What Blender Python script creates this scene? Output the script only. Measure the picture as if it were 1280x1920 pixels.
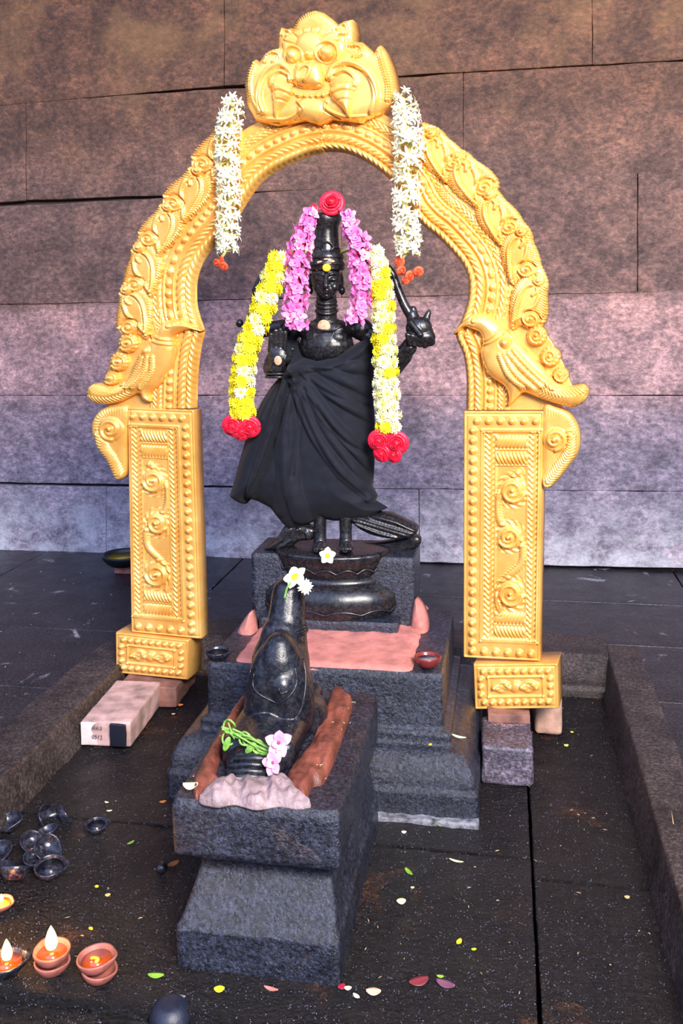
import bpy, bmesh, math, random
import numpy as np
from math import sin, cos, pi, sqrt, radians
from mathutils import Vector, Matrix, noise, Quaternion

random.seed(7); rng = np.random.default_rng(7)
for o in list(bpy.data.objects): bpy.data.objects.remove(o)
C = bpy.context.scene.collection

# ------------------------------------------------------------------ camera
FPX, PX, PY, CAMH = 1700.0, 640.0, 660.0, 1.3
YAW, PITCH, ROLL = radians(10.2), radians(2.7), radians(0.9)
fw = np.array([-sin(YAW)*cos(PITCH), cos(YAW)*cos(PITCH), -sin(PITCH)])
r0 = np.array([cos(YAW), sin(YAW), 0.0]); d0 = np.cross(fw, r0)
rt = r0*cos(ROLL)+d0*sin(ROLL); dn = -r0*sin(ROLL)+d0*cos(ROLL)
EYE = np.array([0, 0, CAMH])
cam = bpy.data.objects.new('camera', bpy.data.cameras.new('camera')); C.objects.link(cam)
m = Matrix.Identity(4)
for i in range(3):
    m[i][0] = rt[i]; m[i][1] = -dn[i]; m[i][2] = -fw[i]; m[i][3] = EYE[i]
cam.matrix_world = m
cam.data.sensor_fit = 'VERTICAL'; cam.data.sensor_height = 36; cam.data.sensor_width = 24
cam.data.lens = FPX/1920*36; cam.data.shift_y = -(960-PY)/1920
cam.data.clip_start = .02
bpy.context.scene.camera = cam

# ------------------------------------------------------------------ light and exposure
sc = bpy.context.scene
sc.view_settings.view_transform = 'Standard'; sc.view_settings.look = 'None'
sc.view_settings.gamma = 1; sc.view_settings.use_curve_mapping = False
sc.view_settings.exposure = 0.45
w = bpy.data.worlds.new('sky'); sc.world = w; w.use_nodes = True
nt = w.node_tree; nt.nodes.clear()
wo = nt.nodes.new('ShaderNodeOutputWorld'); bg = nt.nodes.new('ShaderNodeBackground')
tc = nt.nodes.new('ShaderNodeTexCoord'); sp = nt.nodes.new('ShaderNodeSeparateXYZ')
def mrange(src, a, b, c=0.0, d=1.0):
    n = nt.nodes.new('ShaderNodeMapRange'); n.interpolation_type = 'SMOOTHSTEP'; nt.links.new(src, n.inputs[0])
    for k, v in zip((1, 2, 3, 4), (a, b, c, d)): n.inputs[k].default_value = v
    return n.outputs[0]
def mul(a, b):
    n = nt.nodes.new('ShaderNodeMath'); n.operation = 'MULTIPLY'; nt.links.new(a, n.inputs[0]); nt.links.new(b, n.inputs[1]); return n.outputs[0]
nt.links.new(tc.outputs['Generated'], sp.inputs[0])
# open courtyard sky between floor and eaves on the side the viewer stands (-Y); dim hall elsewhere
opening = mul(mul(mrange(sp.outputs['Y'], -.02, -.35), mrange(sp.outputs['Z'], -.05, .55)), mrange(sp.outputs['Z'], .99, .90))
mxn = nt.nodes.new('ShaderNodeMix'); mxn.data_type = 'RGBA'; nt.links.new(opening, mxn.inputs[0])
mxn.inputs[6].default_value = (.070, .070, .10, 1); mxn.inputs[7].default_value = (.95, 1.25, 2.2, 1)
nt.links.new(mxn.outputs[2], bg.inputs[0]); nt.links.new(bg.outputs[0], wo.inputs[0])
bg.inputs[1].default_value = 1.0
def area(name, loc, target, size, sizey, power, col):
    l = bpy.data.lights.new(name, 'AREA'); l.shape = 'RECTANGLE'; l.size = size; l.size_y = sizey; l.energy = power; l.color = col
    o = bpy.data.objects.new(name, l); C.objects.link(o); o.location = loc
    o.rotation_euler = (Vector(target)-Vector(loc)).to_track_quat('-Z', 'Y').to_euler()
    return o
area('added_key_light', (1.5, -1.3, 3.2), (-.5, 3.0, .9), 1.5, 1.1, 520, (1, .92, .82))  # added soft key light, out of view, standing in for front-right daylight

# ------------------------------------------------------------------ helpers
def ray(x, y):
    x = np.asarray(x, float); y = np.asarray(y, float)
    return fw + ((x-PX)/FPX)[..., None]*rt + ((y-PY)/FPX)[..., None]*dn
def onplane(x, y, p0, n):
    v = ray(x, y); n = np.asarray(n, float)
    t = np.dot(np.asarray(p0, float)-EYE, n)/(v@n)
    return EYE + v*t[..., None]
def YP(x, y, Y): return onplane(x, y, (0, Y, 0), (0, 1, 0))
def ZP(x, y, z): return onplane(x, y, (0, 0, z), (0, 0, 1))

def tag(o, label=None, cat=None, group=None, kind=None):
    if label: o['label'] = label
    if cat: o['category'] = cat
    if group: o['group'] = group
    if kind: o['kind'] = kind
    return o
def empty(name, loc, label, cat, group=None):
    o = bpy.data.objects.new(name, None); C.objects.link(o); o.location = tuple(float(v) for v in loc); o.empty_display_size = .05
    return tag(o, label, cat, group)
def wloc(o):
    L = Vector((0, 0, 0))
    while o is not None: L += o.location; o = o.parent
    return L
def obj(name, V, F, mat, parent=None, smooth=True, origin=None):
    V = np.asarray(V, float)
    if parent is not None: off = np.array(wloc(parent)); loc = (0, 0, 0)
    else:
        off = np.array([(V[:, 0].min()+V[:, 0].max())/2, (V[:, 1].min()+V[:, 1].max())/2, V[:, 2].min()]) if origin is None else np.array(origin)
        loc = off
    me = bpy.data.meshes.new(name); me.from_pydata((V-off).tolist(), [], [tuple(int(i) for i in f) for f in F]); me.update()
    if smooth: me.polygons.foreach_set('use_smooth', [True]*len(me.polygons))
    if mat: me.materials.append(mat)
    o = bpy.data.objects.new(name, me); C.objects.link(o); o.location = tuple(float(v) for v in loc)
    if parent is not None: o.parent = parent
    return o
def struct(o): o['kind'] = 'structure'; return o
class MB:
    def __init__(s): s.V = []; s.F = []; s.n = 0
    def add(s, V, F):
        V = np.asarray(V, float); s.V.append(V); s.F += [tuple(int(i)+s.n for i in f) for f in F]; s.n += len(V); return s
    def build(s, name, mat, parent=None, smooth=True, origin=None):
        return obj(name, np.concatenate(s.V), s.F, mat, parent, smooth, origin)

def grid_faces(nu, nv, wrap_u=False):
    F = []
    for j in range(nv-1):
        for i in range(nu if wrap_u else nu-1):
            i2 = (i+1) % nu
            F.append((j*nu+i, j*nu+i2, (j+1)*nu+i2, (j+1)*nu+i))
    return F
def hexblock(P, bev=.006, step=.04, amp=.0015, nscale=9.0, seed=0.0):
    """rounded rough box; P = 8 corners ordered x fastest, then y, then z."""
    P = np.asarray(P, float).reshape(2, 2, 2, 3)   # z,y,x
    L = np.array([np.linalg.norm(P[0, 0, 1]-P[0, 0, 0]), np.linalg.norm(P[0, 1, 0]-P[0, 0, 0]), np.linalg.norm(P[1, 0, 0]-P[0, 0, 0])])
    b = min(bev, L.min()*.45)
    ax = []
    for k in range(3):
        n = max(1, int((L[k]-2*b)/step)); mid = np.linspace(b, L[k]-b, n+1)
        ax.append(np.concatenate([[0, b*.3, b*.65], mid, [L[k]-b*.65, L[k]-b*.3, L[k]]]))
    V = []; F = []; idx = {}
    def vid(i, j, k):
        key = (i, j, k)
        if key not in idx: idx[key] = len(V); V.append((ax[0][i], ax[1][j], ax[2][k]))
        return idx[key]
    nx, ny, nz = [len(a)-1 for a in ax]
    for i in range(nx):
        for j in range(ny):
            F.append((vid(i, j, 0), vid(i, j+1, 0), vid(i+1, j+1, 0), vid(i+1, j, 0)))
            F.append((vid(i, j, nz), vid(i+1, j, nz), vid(i+1, j+1, nz), vid(i, j+1, nz)))
    for i in range(nx):
        for k in range(nz):
            F.append((vid(i, 0, k), vid(i+1, 0, k), vid(i+1, 0, k+1), vid(i, 0, k+1)))
            F.append((vid(i, ny, k), vid(i, ny, k+1), vid(i+1, ny, k+1), vid(i+1, ny, k)))
    for j in range(ny):
        for k in range(nz):
            F.append((vid(0, j, k), vid(0, j, k+1), vid(0, j+1, k+1), vid(0, j+1, k)))
            F.append((vid(nx, j, k), vid(nx, j+1, k), vid(nx, j+1, k+1), vid(nx, j, k+1)))
    V = np.array(V); c = np.clip(V, b, L-b); v = V-c; ln = np.linalg.norm(v, axis=1)[:, None]; v = v/np.maximum(ln, 1e-9)
    V = c+v*b
    if amp:
        nn = np.array([noise.noise(Vector((q[0]*nscale+seed, q[1]*nscale+seed*.7, q[2]*nscale)))+.5*noise.noise(Vector((q[0]*nscale*3.1+seed, q[1]*nscale*3.1, q[2]*nscale*3.1))) for q in V])
        V = V+v*(nn*amp)[:, None]
    u = V/L
    W = 0
    for a in range(2):
        for bb in range(2):
            for cc in range(2):
                wt = (u[:, 2] if a else 1-u[:, 2])*(u[:, 1] if bb else 1-u[:, 1])*(u[:, 0] if cc else 1-u[:, 0])
                W = W+wt[:, None]*P[a, bb, cc]
    return W, F
def box8(x0, x1, y0, y1, z0, z1): return [(x, y, z) for z in (z0, z1) for y in (y0, y1) for x in (x0, x1)]

def loft(rings, step=.012, vstep=.012, corner=.012, amp=.0015, nscale=14, seed=0, cap=True):
    """rings: list of (x0,x1,y0,y1,z) lofted into a moulded stone block, bottom to top."""
    R = [np.array(r, float) for r in rings]
    dense = []
    for a, b in zip(R[:-1], R[1:]):
        L = max(abs(b-a)); n = max(1, int(math.ceil(L/vstep)))
        for k in range(n): dense.append(a+(b-a)*k/n)
    dense.append(R[-1])
    nxs = max(4, int((R[0][1]-R[0][0])/step)); nys = max(4, int((R[0][3]-R[0][2])/step))
    per = []
    q = []
    for k in range(nxs): q.append(('x', k/nxs, 0))
    for k in range(nys): q.append(('y', k/nys, 1))
    for k in range(nxs): q.append(('x', 1-k/nxs, 1))
    for k in range(nys): q.append(('y', 1-k/nys, 0))
    def ringpts(r):
        x0, x1, y0, y1, z = r; out = []
        for t, s, f in q:
            if t == 'x': p = [x0+(x1-x0)*s, y1 if f else y0]
            else: p = [x1 if f else x0, y0+(y1-y0)*s]
            c = corner
            cx = min(max(p[0], x0+c), x1-c); cy = min(max(p[1], y0+c), y1-c)
            vx, vy = p[0]-cx, p[1]-cy; l = math.hypot(vx, vy)
            if l > 1e-9: p = [cx+vx/l*c, cy+vy/l*c]
            out.append((p[0], p[1], z))
        return out
    V = []
    for r in dense: V += ringpts(r)
    n = len(q); F = [tuple(reversed(f)) if False else f for f in grid_faces(n, len(dense), True)]
    V = np.array(V)
    cx, cy = (R[0][0]+R[0][1])/2, (R[0][2]+R[0][3])/2
    if amp:
        for i in range(len(V)):
            p = V[i]; d = Vector((p[0]-cx, p[1]-cy, 0)); d.normalize()
            a = noise.noise(Vector(p*nscale)+Vector((seed, 0, 0)))+.5*noise.noise(Vector(p*nscale*3)+Vector((seed, 3, 0)))
            V[i] = p+np.array(d)*a*amp
    mb = MB(); mb.add(V, F)
    if cap:   # top grid so that the top can be rough too
        r = dense[-1]; top = np.array(ringpts(r)); c = np.array([(r[0]+r[1])/2, (r[2]+r[3])/2, r[4]])
        lv = 14; VV = []
        for k in range(lv+1):
            t = 1-k/lv; VV.append(c+(top-c)*t)
        VV = np.concatenate(VV)
        for i in range(n, len(VV)):
            VV[i, 2] += amp*.8*noise.noise(Vector(VV[i]*nscale*1.5))
        VV[:n] = V[-n:]
        mb.add(VV, grid_faces(n, lv+1, True))
    return mb

def tube(pts, rad, nu=10, caps=True, up=None):
    pts = [Vector(p) for p in pts]; n = len(pts)
    if not hasattr(rad, '__len__'): rad = [rad]*n
    V = []; prev = None
    for i, p in enumerate(pts):
        t = (pts[min(i+1, n-1)]-pts[max(i-1, 0)]).normalized()
        if prev is None:
            a = t.cross(Vector((0, 0, 1)) if abs(t.z) < .9 else Vector((1, 0, 0))).normalized()
        else: a = (prev-t*prev.dot(t)).normalized()
        prev = a; b = t.cross(a)
        for k in range(nu):
            an = 2*pi*k/nu; V.append(p+(a*cos(an)+b*sin(an))*rad[i])
    F = grid_faces(nu, n, True)
    if caps: F.append(tuple(range(nu))[::-1]); F.append(tuple((n-1)*nu+k for k in range(nu)))
    return [tuple(v) for v in V], F
def ellipsoid(c, r, rot=None, nu=20, nv=12):
    V = []; R = rot.to_matrix() if rot is not None else Matrix.Identity(3); c = Vector(c)
    for j in range(nv+1):
        th = pi*j/nv
        for i in range(nu):
            ph = 2*pi*i/nu
            th2 = min(max(th, 1e-3), pi-1e-3)
            V.append(tuple(c+R@Vector((r[0]*sin(th2)*cos(ph), r[1]*sin(th2)*sin(ph), r[2]*cos(th2)))))
    F = [f[::-1] for f in grid_faces(nu, nv+1, True)]
    F.append(tuple(range(nu))); F.append(tuple(nv*nu+k for k in range(nu))[::-1])
    return V, F
def lathe(prof, c, nu=40, sx=1, sy=1, fn=None):
    """prof (r,z) list bottom->top; closed with caps where r>0"""
    V = []
    for r, z in prof:
        for i in range(nu):
            a = 2*pi*i/nu; rr, zz = (r, z) if fn is None else fn(r, z, a)
            V.append((c[0]+rr*cos(a)*sx, c[1]+rr*sin(a)*sy, c[2]+zz))
    F = grid_faces(nu, len(prof), True)
    F.append(tuple(range(nu))[::-1]); F.append(tuple((len(prof)-1)*nu+k for k in range(nu)))
    return V, F
def smoothline(pts, n=8):
    """Catmull-Rom"""
    P = [np.array(p, float) for p in pts]; P = [2*P[0]-P[1]]+P+[2*P[-1]-P[-2]]; out = []
    for i in range(1, len(P)-2):
        for k in range(n):
            t = k/n; a, b, c, d = P[i-1:i+3]
            out.append(.5*((2*b)+(-a+c)*t+(2*a-5*b+4*c-d)*t*t+(-a+3*b-3*c+d)*t**3))
    out.append(P[-2]); return np.array(out)
def closedline(pts, n=6):
    P = [np.array(p, float) for p in pts]; N = len(P); out = []
    for i in range(N):
        a, b, c, d = P[i-1], P[i], P[(i+1) % N], P[(i+2) % N]
        for k in range(n):
            t = k/n; out.append(.5*((2*b)+(-a+c)*t+(2*a-5*b+4*c-d)*t*t+(-a+3*b-3*c+d)*t**3))
    return np.array(out)

# ---- relief tool: a grid cut to a traced outline, raised by a height function, with real thickness
def pdist(P, L):
    """distance and arclength of nearest point on polyline L"""
    best = np.full(len(P), 1e9); arc = np.zeros(len(P)); near = np.zeros((len(P), 2)); s = 0; side = np.zeros(len(P))
    for a, b in zip(L[:-1], L[1:]):
        ab = b-a; l2 = ab@ab
        if l2 < 1e-12: continue
        t = np.clip(((P-a)@ab)/l2, 0, 1); q = a+t[:, None]*ab; d = np.hypot(*(P-q).T)
        mk = d < best; best[mk] = d[mk]; arc[mk] = s+t[mk]*sqrt(l2); near[mk] = q[mk]
        sd = ab[0]*(P[:, 1]-a[1])-ab[1]*(P[:, 0]-a[0]); side[mk] = np.sign(sd[mk]); s += sqrt(l2)
    return best, arc, near, side
def inside(P, poly):
    x, y = P[:, 0], P[:, 1]; c = np.zeros(len(P), bool); n = len(poly)
    for i in range(n):
        x1, y1 = poly[i]; x2, y2 = poly[(i+1) % n]
        if y1 == y2: continue
        m = ((y1 > y) != (y2 > y)) & (x < (x2-x1)*(y-y1)/(y2-y1)+x1); c ^= m
    return c
def relief(poly, hfun, mapf, res=2.0, back=-6.0, backfun=None):
    poly = np.asarray(poly, float); lo = poly.min(0)-res; hi = poly.max(0)+res
    nx = int((hi[0]-lo[0])/res)+2; ny = int((hi[1]-lo[1])/res)+2
    gx, gy = np.meshgrid(lo[0]+np.arange(nx)*res, lo[1]+np.arange(ny)*res); P = np.stack([gx.ravel(), gy.ravel()], 1)
    cl = np.concatenate([poly, poly[:1]]); d, arc, near, _ = pdist(P, cl); ins = inside(P, poly); sd = np.where(ins, d, -d)
    ok = (sd > -.45*res).reshape(ny, nx)
    cell = ok[:-1, :-1] & ok[1:, :-1] & ok[:-1, 1:] & ok[1:, 1:]
    js, is_ = np.nonzero(cell); a = js*nx+is_; F = np.stack([a, a+1, a+nx+1, a+nx], 1)
    from collections import Counter
    E = {}
    for f in F:
        for k in range(4):
            p, q = int(f[k]), int(f[(k+1) % 4]); key = (min(p, q), max(p, q))
            if key in E: E[key] = None
            else: E[key] = (p, q)
    bed = [v for v in E.values() if v]
    bv = {p for e_ in bed for p in e_}
    for p in bv: P[p] = near[p]; sd[p] = 0
    used = np.unique(F); mp = -np.ones(len(P), int); mp[used] = np.arange(len(used)); Pu = P[used]; su = np.maximum(sd[used], 0)
    h = hfun(Pu, su); n = len(used)
    hb = np.full(n, back, float) if backfun is None else backfun(Pu, su)
    V = np.concatenate([mapf(Pu, h), mapf(Pu, hb)])
    Fo = [tuple(f) for f in mp[F]]; Fo = [(f[0], f[3], f[2], f[1]) for f in Fo]
    Fb = [tuple(i+n for i in f[::-1]) for f in Fo]
    Fs = [(mp[p], mp[q], mp[q]+n, mp[p]+n) for p, q in bed]
    return V, Fo+Fb+Fs
def arc_h(d, w): return np.sqrt(np.clip(1-(d/w)**2, 0, 1))
def stroke(P, L, w, amp):
    d = pdist(P, np.asarray(L, float))[0]; return amp*arc_h(d, w)
def groove(P, L, w, amp):
    d = pdist(P, np.asarray(L, float))[0]; return -amp*np.exp(-(d/w)**2)
def blob(P, c, r, amp, p=1.0):
    d = np.hypot(*(P-np.array(c)).T); return amp*arc_h(d, r)**p
def spiral(cx, cy, r, turns=1.6, a0=0.0, sgn=1, rin=1.5, n=36):
    t = np.linspace(0, 1, n); rr = r*(1-t)+rin*t; a = a0+sgn*2*pi*turns*t
    return np.stack([cx+rr*np.cos(a), cy+rr*np.sin(a)], 1)
def inflate(s, R): u = np.clip(1-s/R, 0, 1); return np.sqrt(1-u*u)

# ------------------------------------------------------------------ materials
def new_mat(name):
    m = bpy.data.materials.new(name); m.use_nodes = True; return m, m.node_tree, m.node_tree.nodes['Principled BSDF']
def N(nt, t, **k):
    n = nt.nodes.new(t)
    for a, b in k.items(): setattr(n, a, b)
    return n
def noise_node(nt, scale, detail=6, rough=.6, world=True, dist=0.0, stretch=None):
    n = N(nt, 'ShaderNodeTexNoise'); n.inputs['Scale'].default_value = scale; n.inputs['Detail'].default_value = detail; n.inputs['Roughness'].default_value = rough
    n.inputs['Distortion'].default_value = dist
    if world: g = N(nt, 'ShaderNodeNewGeometry').outputs['Position']
    else: g = N(nt, 'ShaderNodeTexCoord').outputs['Object']
    if stretch:
        mp = N(nt, 'ShaderNodeMapping'); mp.inputs['Scale'].default_value = stretch; nt.links.new(g, mp.inputs[0]); g = mp.outputs[0]
    nt.links.new(g, n.inputs['Vector']); return n
def ramp(nt, fac, stops):
    r = N(nt, 'ShaderNodeValToRGB'); e = r.color_ramp.elements
    while len(e) < len(stops): e.new(.5)
    for i, (p, c) in enumerate(stops): e[i].position = p; e[i].color = (*c, 1) if len(c) == 3 else c
    nt.links.new(fac, r.inputs[0]); return r
def mix(nt, fac, a, b, blend='MIX'):
    n = N(nt, 'ShaderNodeMix', data_type='RGBA', blend_type=blend)
    for s, v in ((0, fac), (6, a), (7, b)):
        if isinstance(v, (int, float)): n.inputs[s].default_value = v
        elif isinstance(v, tuple): n.inputs[s].default_value = (*v, 1)
        else: nt.links.new(v, n.inputs[s])
    return n.outputs[2]
def bump(nt, bs, layers):
    prev = None
    for sc_, st, dist, det in layers:
        n = noise_node(nt, sc_, det, .65); b = N(nt, 'ShaderNodeBump'); b.inputs['Strength'].default_value = st; b.inputs['Distance'].default_value = dist
        nt.links.new(n.outputs['Fac'], b.inputs['Height'])
        if prev: nt.links.new(prev.outputs[0], b.inputs['Normal'])
        prev = b
    nt.links.new(prev.outputs[0], bs.inputs['Normal'])
def simple(name, col, rough=.5, metal=0, var=0, scale=30, bmp=None, sss=0, emit=None):
    m, nt, bs = new_mat(name)
    bs.inputs['Roughness'].default_value = rough; bs.inputs['Metallic'].default_value = metal
    if var:
        n = noise_node(nt, scale, 5); a = tuple(max(0, c*(1-var)) for c in col); b = tuple(min(1, c*(1+var)) for c in col)
        r = ramp(nt, n.outputs['Fac'], [(.3, a), (.7, b)]); nt.links.new(r.outputs[0], bs.inputs['Base Color'])
    else: bs.inputs['Base Color'].default_value = (*col, 1)
    if bmp: bump(nt, bs, bmp)
    if sss: bs.inputs['Subsurface Weight'].default_value = sss; bs.inputs['Subsurface Radius'].default_value = (.01, .006, .004)
    if emit: bs.inputs['Emission Color'].default_value = (*emit[0], 1); bs.inputs['Emission Strength'].default_value = emit[1]
    return m
def rough_noise(nt, bs, scale, lo, hi, det=5):
    n = noise_node(nt, scale, det); r = N(nt, 'ShaderNodeMapRange'); r.inputs[1].default_value = .3; r.inputs[2].default_value = .7
    r.inputs[3].default_value = lo; r.inputs[4].default_value = hi; nt.links.new(n.outputs['Fac'], r.inputs[0]); nt.links.new(r.outputs[0], bs.inputs['Roughness'])

def m_wall():
    m, nt, bs = new_mat('old_granite_wall')
    pos = N(nt, 'ShaderNodeNewGeometry').outputs['Position']; s = N(nt, 'ShaderNodeSeparateXYZ'); nt.links.new(pos, s.inputs[0])
    # height 0..3 m, wobbled, picks the stain tone of the courses
    nz = noise_node(nt, 1.3, 4); add = N(nt, 'ShaderNodeMath', operation='MULTIPLY_ADD'); add.inputs[1].default_value = .22; nt.links.new(nz.outputs['Fac'], add.inputs[0]); nt.links.new(s.outputs['Z'], add.inputs[2])
    dv = N(nt, 'ShaderNodeMath', operation='DIVIDE'); nt.links.new(add.outputs[0], dv.inputs[0]); dv.inputs[1].default_value = 3.3
    hb = ramp(nt, dv.outputs[0], [(.035, (.36, .32, .37)), (.10, (.22, .20, .255)), (.17, (.20, .175, .235)), (.265, (.215, .165, .20)), (.30, (.33, .215, .225)), (.43, (.34, .205, .195)), (.452, (.16, .092, .078)), (.62, (.17, .094, .072)), (.75, (.16, .076, .045)), (.95, (.15, .065, .032))])
    n1 = noise_node(nt, 5, 8, .7, dist=.4); lo = ramp(nt, n1.outputs['Fac'], [(.28, (.42, .40, .42)), (.5, (.95, .92, .92)), (.72, (1.75, 1.6, 1.5))])
    c = mix(nt, 1.0, hb.outputs[0], lo.outputs[0], 'MULTIPLY')
    n2 = noise_node(nt, 30, 7, .85, stretch=(1, 1, 1.5)); gr = ramp(nt, n2.outputs['Fac'], [(.34, (.30, .27, .28)), (.5, (.95, .95, .95)), (.66, (2.1, 1.95, 1.85))])
    c = mix(nt, .95, c, gr.outputs[0], 'MULTIPLY')
    n3 = noise_node(nt, 2.1, 5, .6, dist=.8); zf = N(nt, 'ShaderNodeMapRange'); zf.inputs[1].default_value = 1.9; zf.inputs[2].default_value = 3.0; nt.links.new(s.outputs['Z'], zf.inputs[0])
    o3 = ramp(nt, n3.outputs['Fac'], [(.47, (0, 0, 0)), (.66, (1, 1, 1))]); mm = N(nt, 'ShaderNodeMath', operation='MULTIPLY'); nt.links.new(o3.outputs[0], mm.inputs[0]); nt.links.new(zf.outputs[0], mm.inputs[1])
    c = mix(nt, mm.outputs[0], c, mix(nt, .5, c, (.46, .24, .09)))
    c = mix(nt, 1.0, c, ramp(nt, dv.outputs[0], [(.0, (.80, .80, .82)), (.30, (.85, .85, .85)), (.5, (.78, .78, .78)), (.9, (.62, .62, .62))]).outputs[0], 'MULTIPLY')
    # pale lime bloom near the floor
    n4 = noise_node(nt, 7, 8, .75); zb = N(nt, 'ShaderNodeMapRange'); zb.inputs[1].default_value = .38; zb.inputs[2].default_value = .0; nt.links.new(s.outputs['Z'], zb.inputs[0])
    o4 = ramp(nt, n4.outputs['Fac'], [(.42, (0, 0, 0)), (.62, (1, 1, 1))]); m4 = N(nt, 'ShaderNodeMath', operation='MULTIPLY'); nt.links.new(o4.outputs[0], m4.inputs[0]); nt.links.new(zb.outputs[0], m4.inputs[1])
    c = mix(nt, m4.outputs[0], c, (.50, .49, .52))
    nt.links.new(c, bs.inputs['Base Color']); bs.inputs['Roughness'].default_value = .8
    bump(nt, bs, [(9, .5, .02, 6), (60, .6, .006, 5)])
    return m
def m_dark(name, lo, hi, rlo, rhi, sc1=12, bmp=((30, .5, .006, 6), (220, .6, .002, 4)), tint=None, spec=.5, sparkle_fleck=0, grain=110):
    m, nt, bs = new_mat(name)
    n = noise_node(nt, sc1, 8, .7); r = ramp(nt, n.outputs['Fac'], [(.3, lo), (.7, hi)]); c = r.outputs[0]
    if tint:
        for (tc_, ts, t0, t1, amt) in tint:
            n2 = noise_node(nt, ts, 6, .65, dist=.6); f = ramp(nt, n2.outputs['Fac'], [(t0, (0, 0, 0)), (t1, (amt, amt, amt))]); c = mix(nt, f.outputs[0], c, tc_)
    gn = noise_node(nt, grain, 4, .8); gg = ramp(nt, gn.outputs['Fac'], [(.36, (.25, .25, .25)), (.5, (.9, .9, .9)), (.66, (2.6, 2.6, 2.7))]); c = mix(nt, 1.0, c, gg.outputs[0], 'MULTIPLY')
    if sparkle_fleck:  # pale flecks painted into the colour for wet sky sparkle and stone grain
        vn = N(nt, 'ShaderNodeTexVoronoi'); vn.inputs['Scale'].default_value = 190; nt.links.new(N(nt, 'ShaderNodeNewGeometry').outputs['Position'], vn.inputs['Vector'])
        f = ramp(nt, vn.outputs['Distance'], [(.12, (1, 1, 1)), (.26, (0, 0, 0))]); wn = noise_node(nt, 60, 3); g_ = ramp(nt, wn.outputs['Fac'], [(.50, (0, 0, 0)), (.60, (sparkle_fleck, sparkle_fleck, sparkle_fleck))])
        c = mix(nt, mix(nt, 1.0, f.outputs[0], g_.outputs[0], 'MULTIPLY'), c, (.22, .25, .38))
    nt.links.new(c, bs.inputs['Base Color']); rough_noise(nt, bs, sc1*2, rlo, rhi); bs.inputs['Specular IOR Level'].default_value = spec
    bump(nt, bs, bmp); return m
M = {}
M['wall'] = m_wall()
M['floor'] = m_dark('wet_black_paving', (.002, .0015, .002), (.009, .006, .006), .10, .24, 9, ((22, .6, .010, 6), (110, 1.0, .010, 6)), tint=[((.13, .045, .012), 5, .60, .78, .6), ((.20, .19, .21), 26, .70, .80, .35)], sparkle_fleck=.9, spec=.35)
M['floor_out'] = m_dark('grey_black_paving', (.006, .005, .006), (.026, .021, .024), .25, .5, 7, ((22, .5, .008, 6), (160, .7, .003, 5)), tint=[((.32, .31, .33), 6, .62, .70, .7)], sparkle_fleck=.5)
M['kerb'] = m_dark('brown_black_kerb', (.011, .008, .008), (.055, .038, .035), .4, .7, 8, ((18, .7, .012, 6), (150, .7, .004, 5)))
M['plinth'] = m_dark('oiled_granite', (.007, .008, .013), (.022, .025, .042), .18, .36, 14, ((24, .3, .006, 6), (130, .9, .005, 5)), tint=[((.10, .06, .05), 8, .64, .74, .35)], sparkle_fleck=.35)
M['idol'] = m_dark('polished_black_stone', (.005, .005, .006), (.016, .015, .018), .2, .38, 18, ((50, .25, .003, 5), (300, .25, .001, 4)), tint=[((.08, .035, .024), 16, .64, .74, .3)])
M['crow'] = m_dark('oiled_black_stone', (.004, .004, .007), (.013, .014, .020), .2, .4, 18, ((40, .3, .003, 5), (260, .5, .0012, 4)))
def m_gold():
    m, nt, bs = new_mat('gold_painted_sheet')
    n = noise_node(nt, 9, 6, .6); r = ramp(nt, n.outputs['Fac'], [(.3, (.80, .37, .07)), (.55, (.90, .50, .13)), (.75, (.95, .60, .20))])
    n2 = noise_node(nt, 60, 4, .7); f = ramp(nt, n2.outputs['Fac'], [(.66, (0, 0, 0)), (.78, (.5, .5, .5))])
    c = mix(nt, f.outputs[0], r.outputs[0], (.95, .74, .40))
    nt.links.new(c, bs.inputs['Base Color']); bs.inputs['Metallic'].default_value = .5; rough_noise(nt, bs, 30, .25, .42)
    bump(nt, bs, [(120, .25, .002, 4)]); return m
M['gold'] = m_gold()
M['cloth'] = simple('black_cotton', (.0035, .0045, .010), .8, 0, .25, 40, [(500, .3, .001, 3)])
M['cloth'].node_tree.nodes['Principled BSDF'].inputs['Sheen Weight'].default_value = .03
M['cloth'].node_tree.nodes['Principled BSDF'].inputs['Specular IOR Level'].default_value = .25
M['mortar'] = simple('pink_mortar', (.42, .15, .125), .75, 0, .3, 22, [(35, .5, .006, 6), (180, .4, .002, 4)])
M['mortar_red'] = simple('red_brown_mortar', (.15, .042, .028), .45, 0, .45, 18, [(30, .6, .008, 6), (160, .5, .003, 4)])
M['mortar_grey'] = simple('grey_pink_mortar', (.24, .17, .18), .55, 0, .5, 20, [(24, .8, .010, 6), (160, .5, .003, 4)])
M['yellow'] = simple('yellow_petal', (.92, .80, .015), .6, 0, .12, 50, sss=.15)
M['lemon'] = simple('pale_yellow_petal', (.95, .92, .38), .6, 0, .10, 50, sss=.15)
M['cream'] = simple('cream_petal', (.86, .84, .50), .6, 0, .06, 50, sss=.15)
M['disc'] = simple('flower_disc', (.72, .50, .01), .7, 0, .3, 300)
M['pink'] = simple('pink_petal', (.83, .17, .50), .6, 0, .25, 70, sss=.2)
M['pinklight'] = simple('light_pink_petal', (.85, .30, .55), .6, 0, .2, 70, sss=.2)
M['throat'] = simple('red_flower_throat', (.55, .02, .09), .6)
M['rose'] = simple('crimson_petal', (.70, .006, .035), .5, 0, .3, 80, sss=.1)
M['orange_red'] = simple('orange_red_petal', (.72, .09, .03), .55, 0, .4, 120, sss=.1)
M['white'] = simple('white_petal', (.86, .84, .62), .55, 0, .05, 80, sss=.2)
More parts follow.
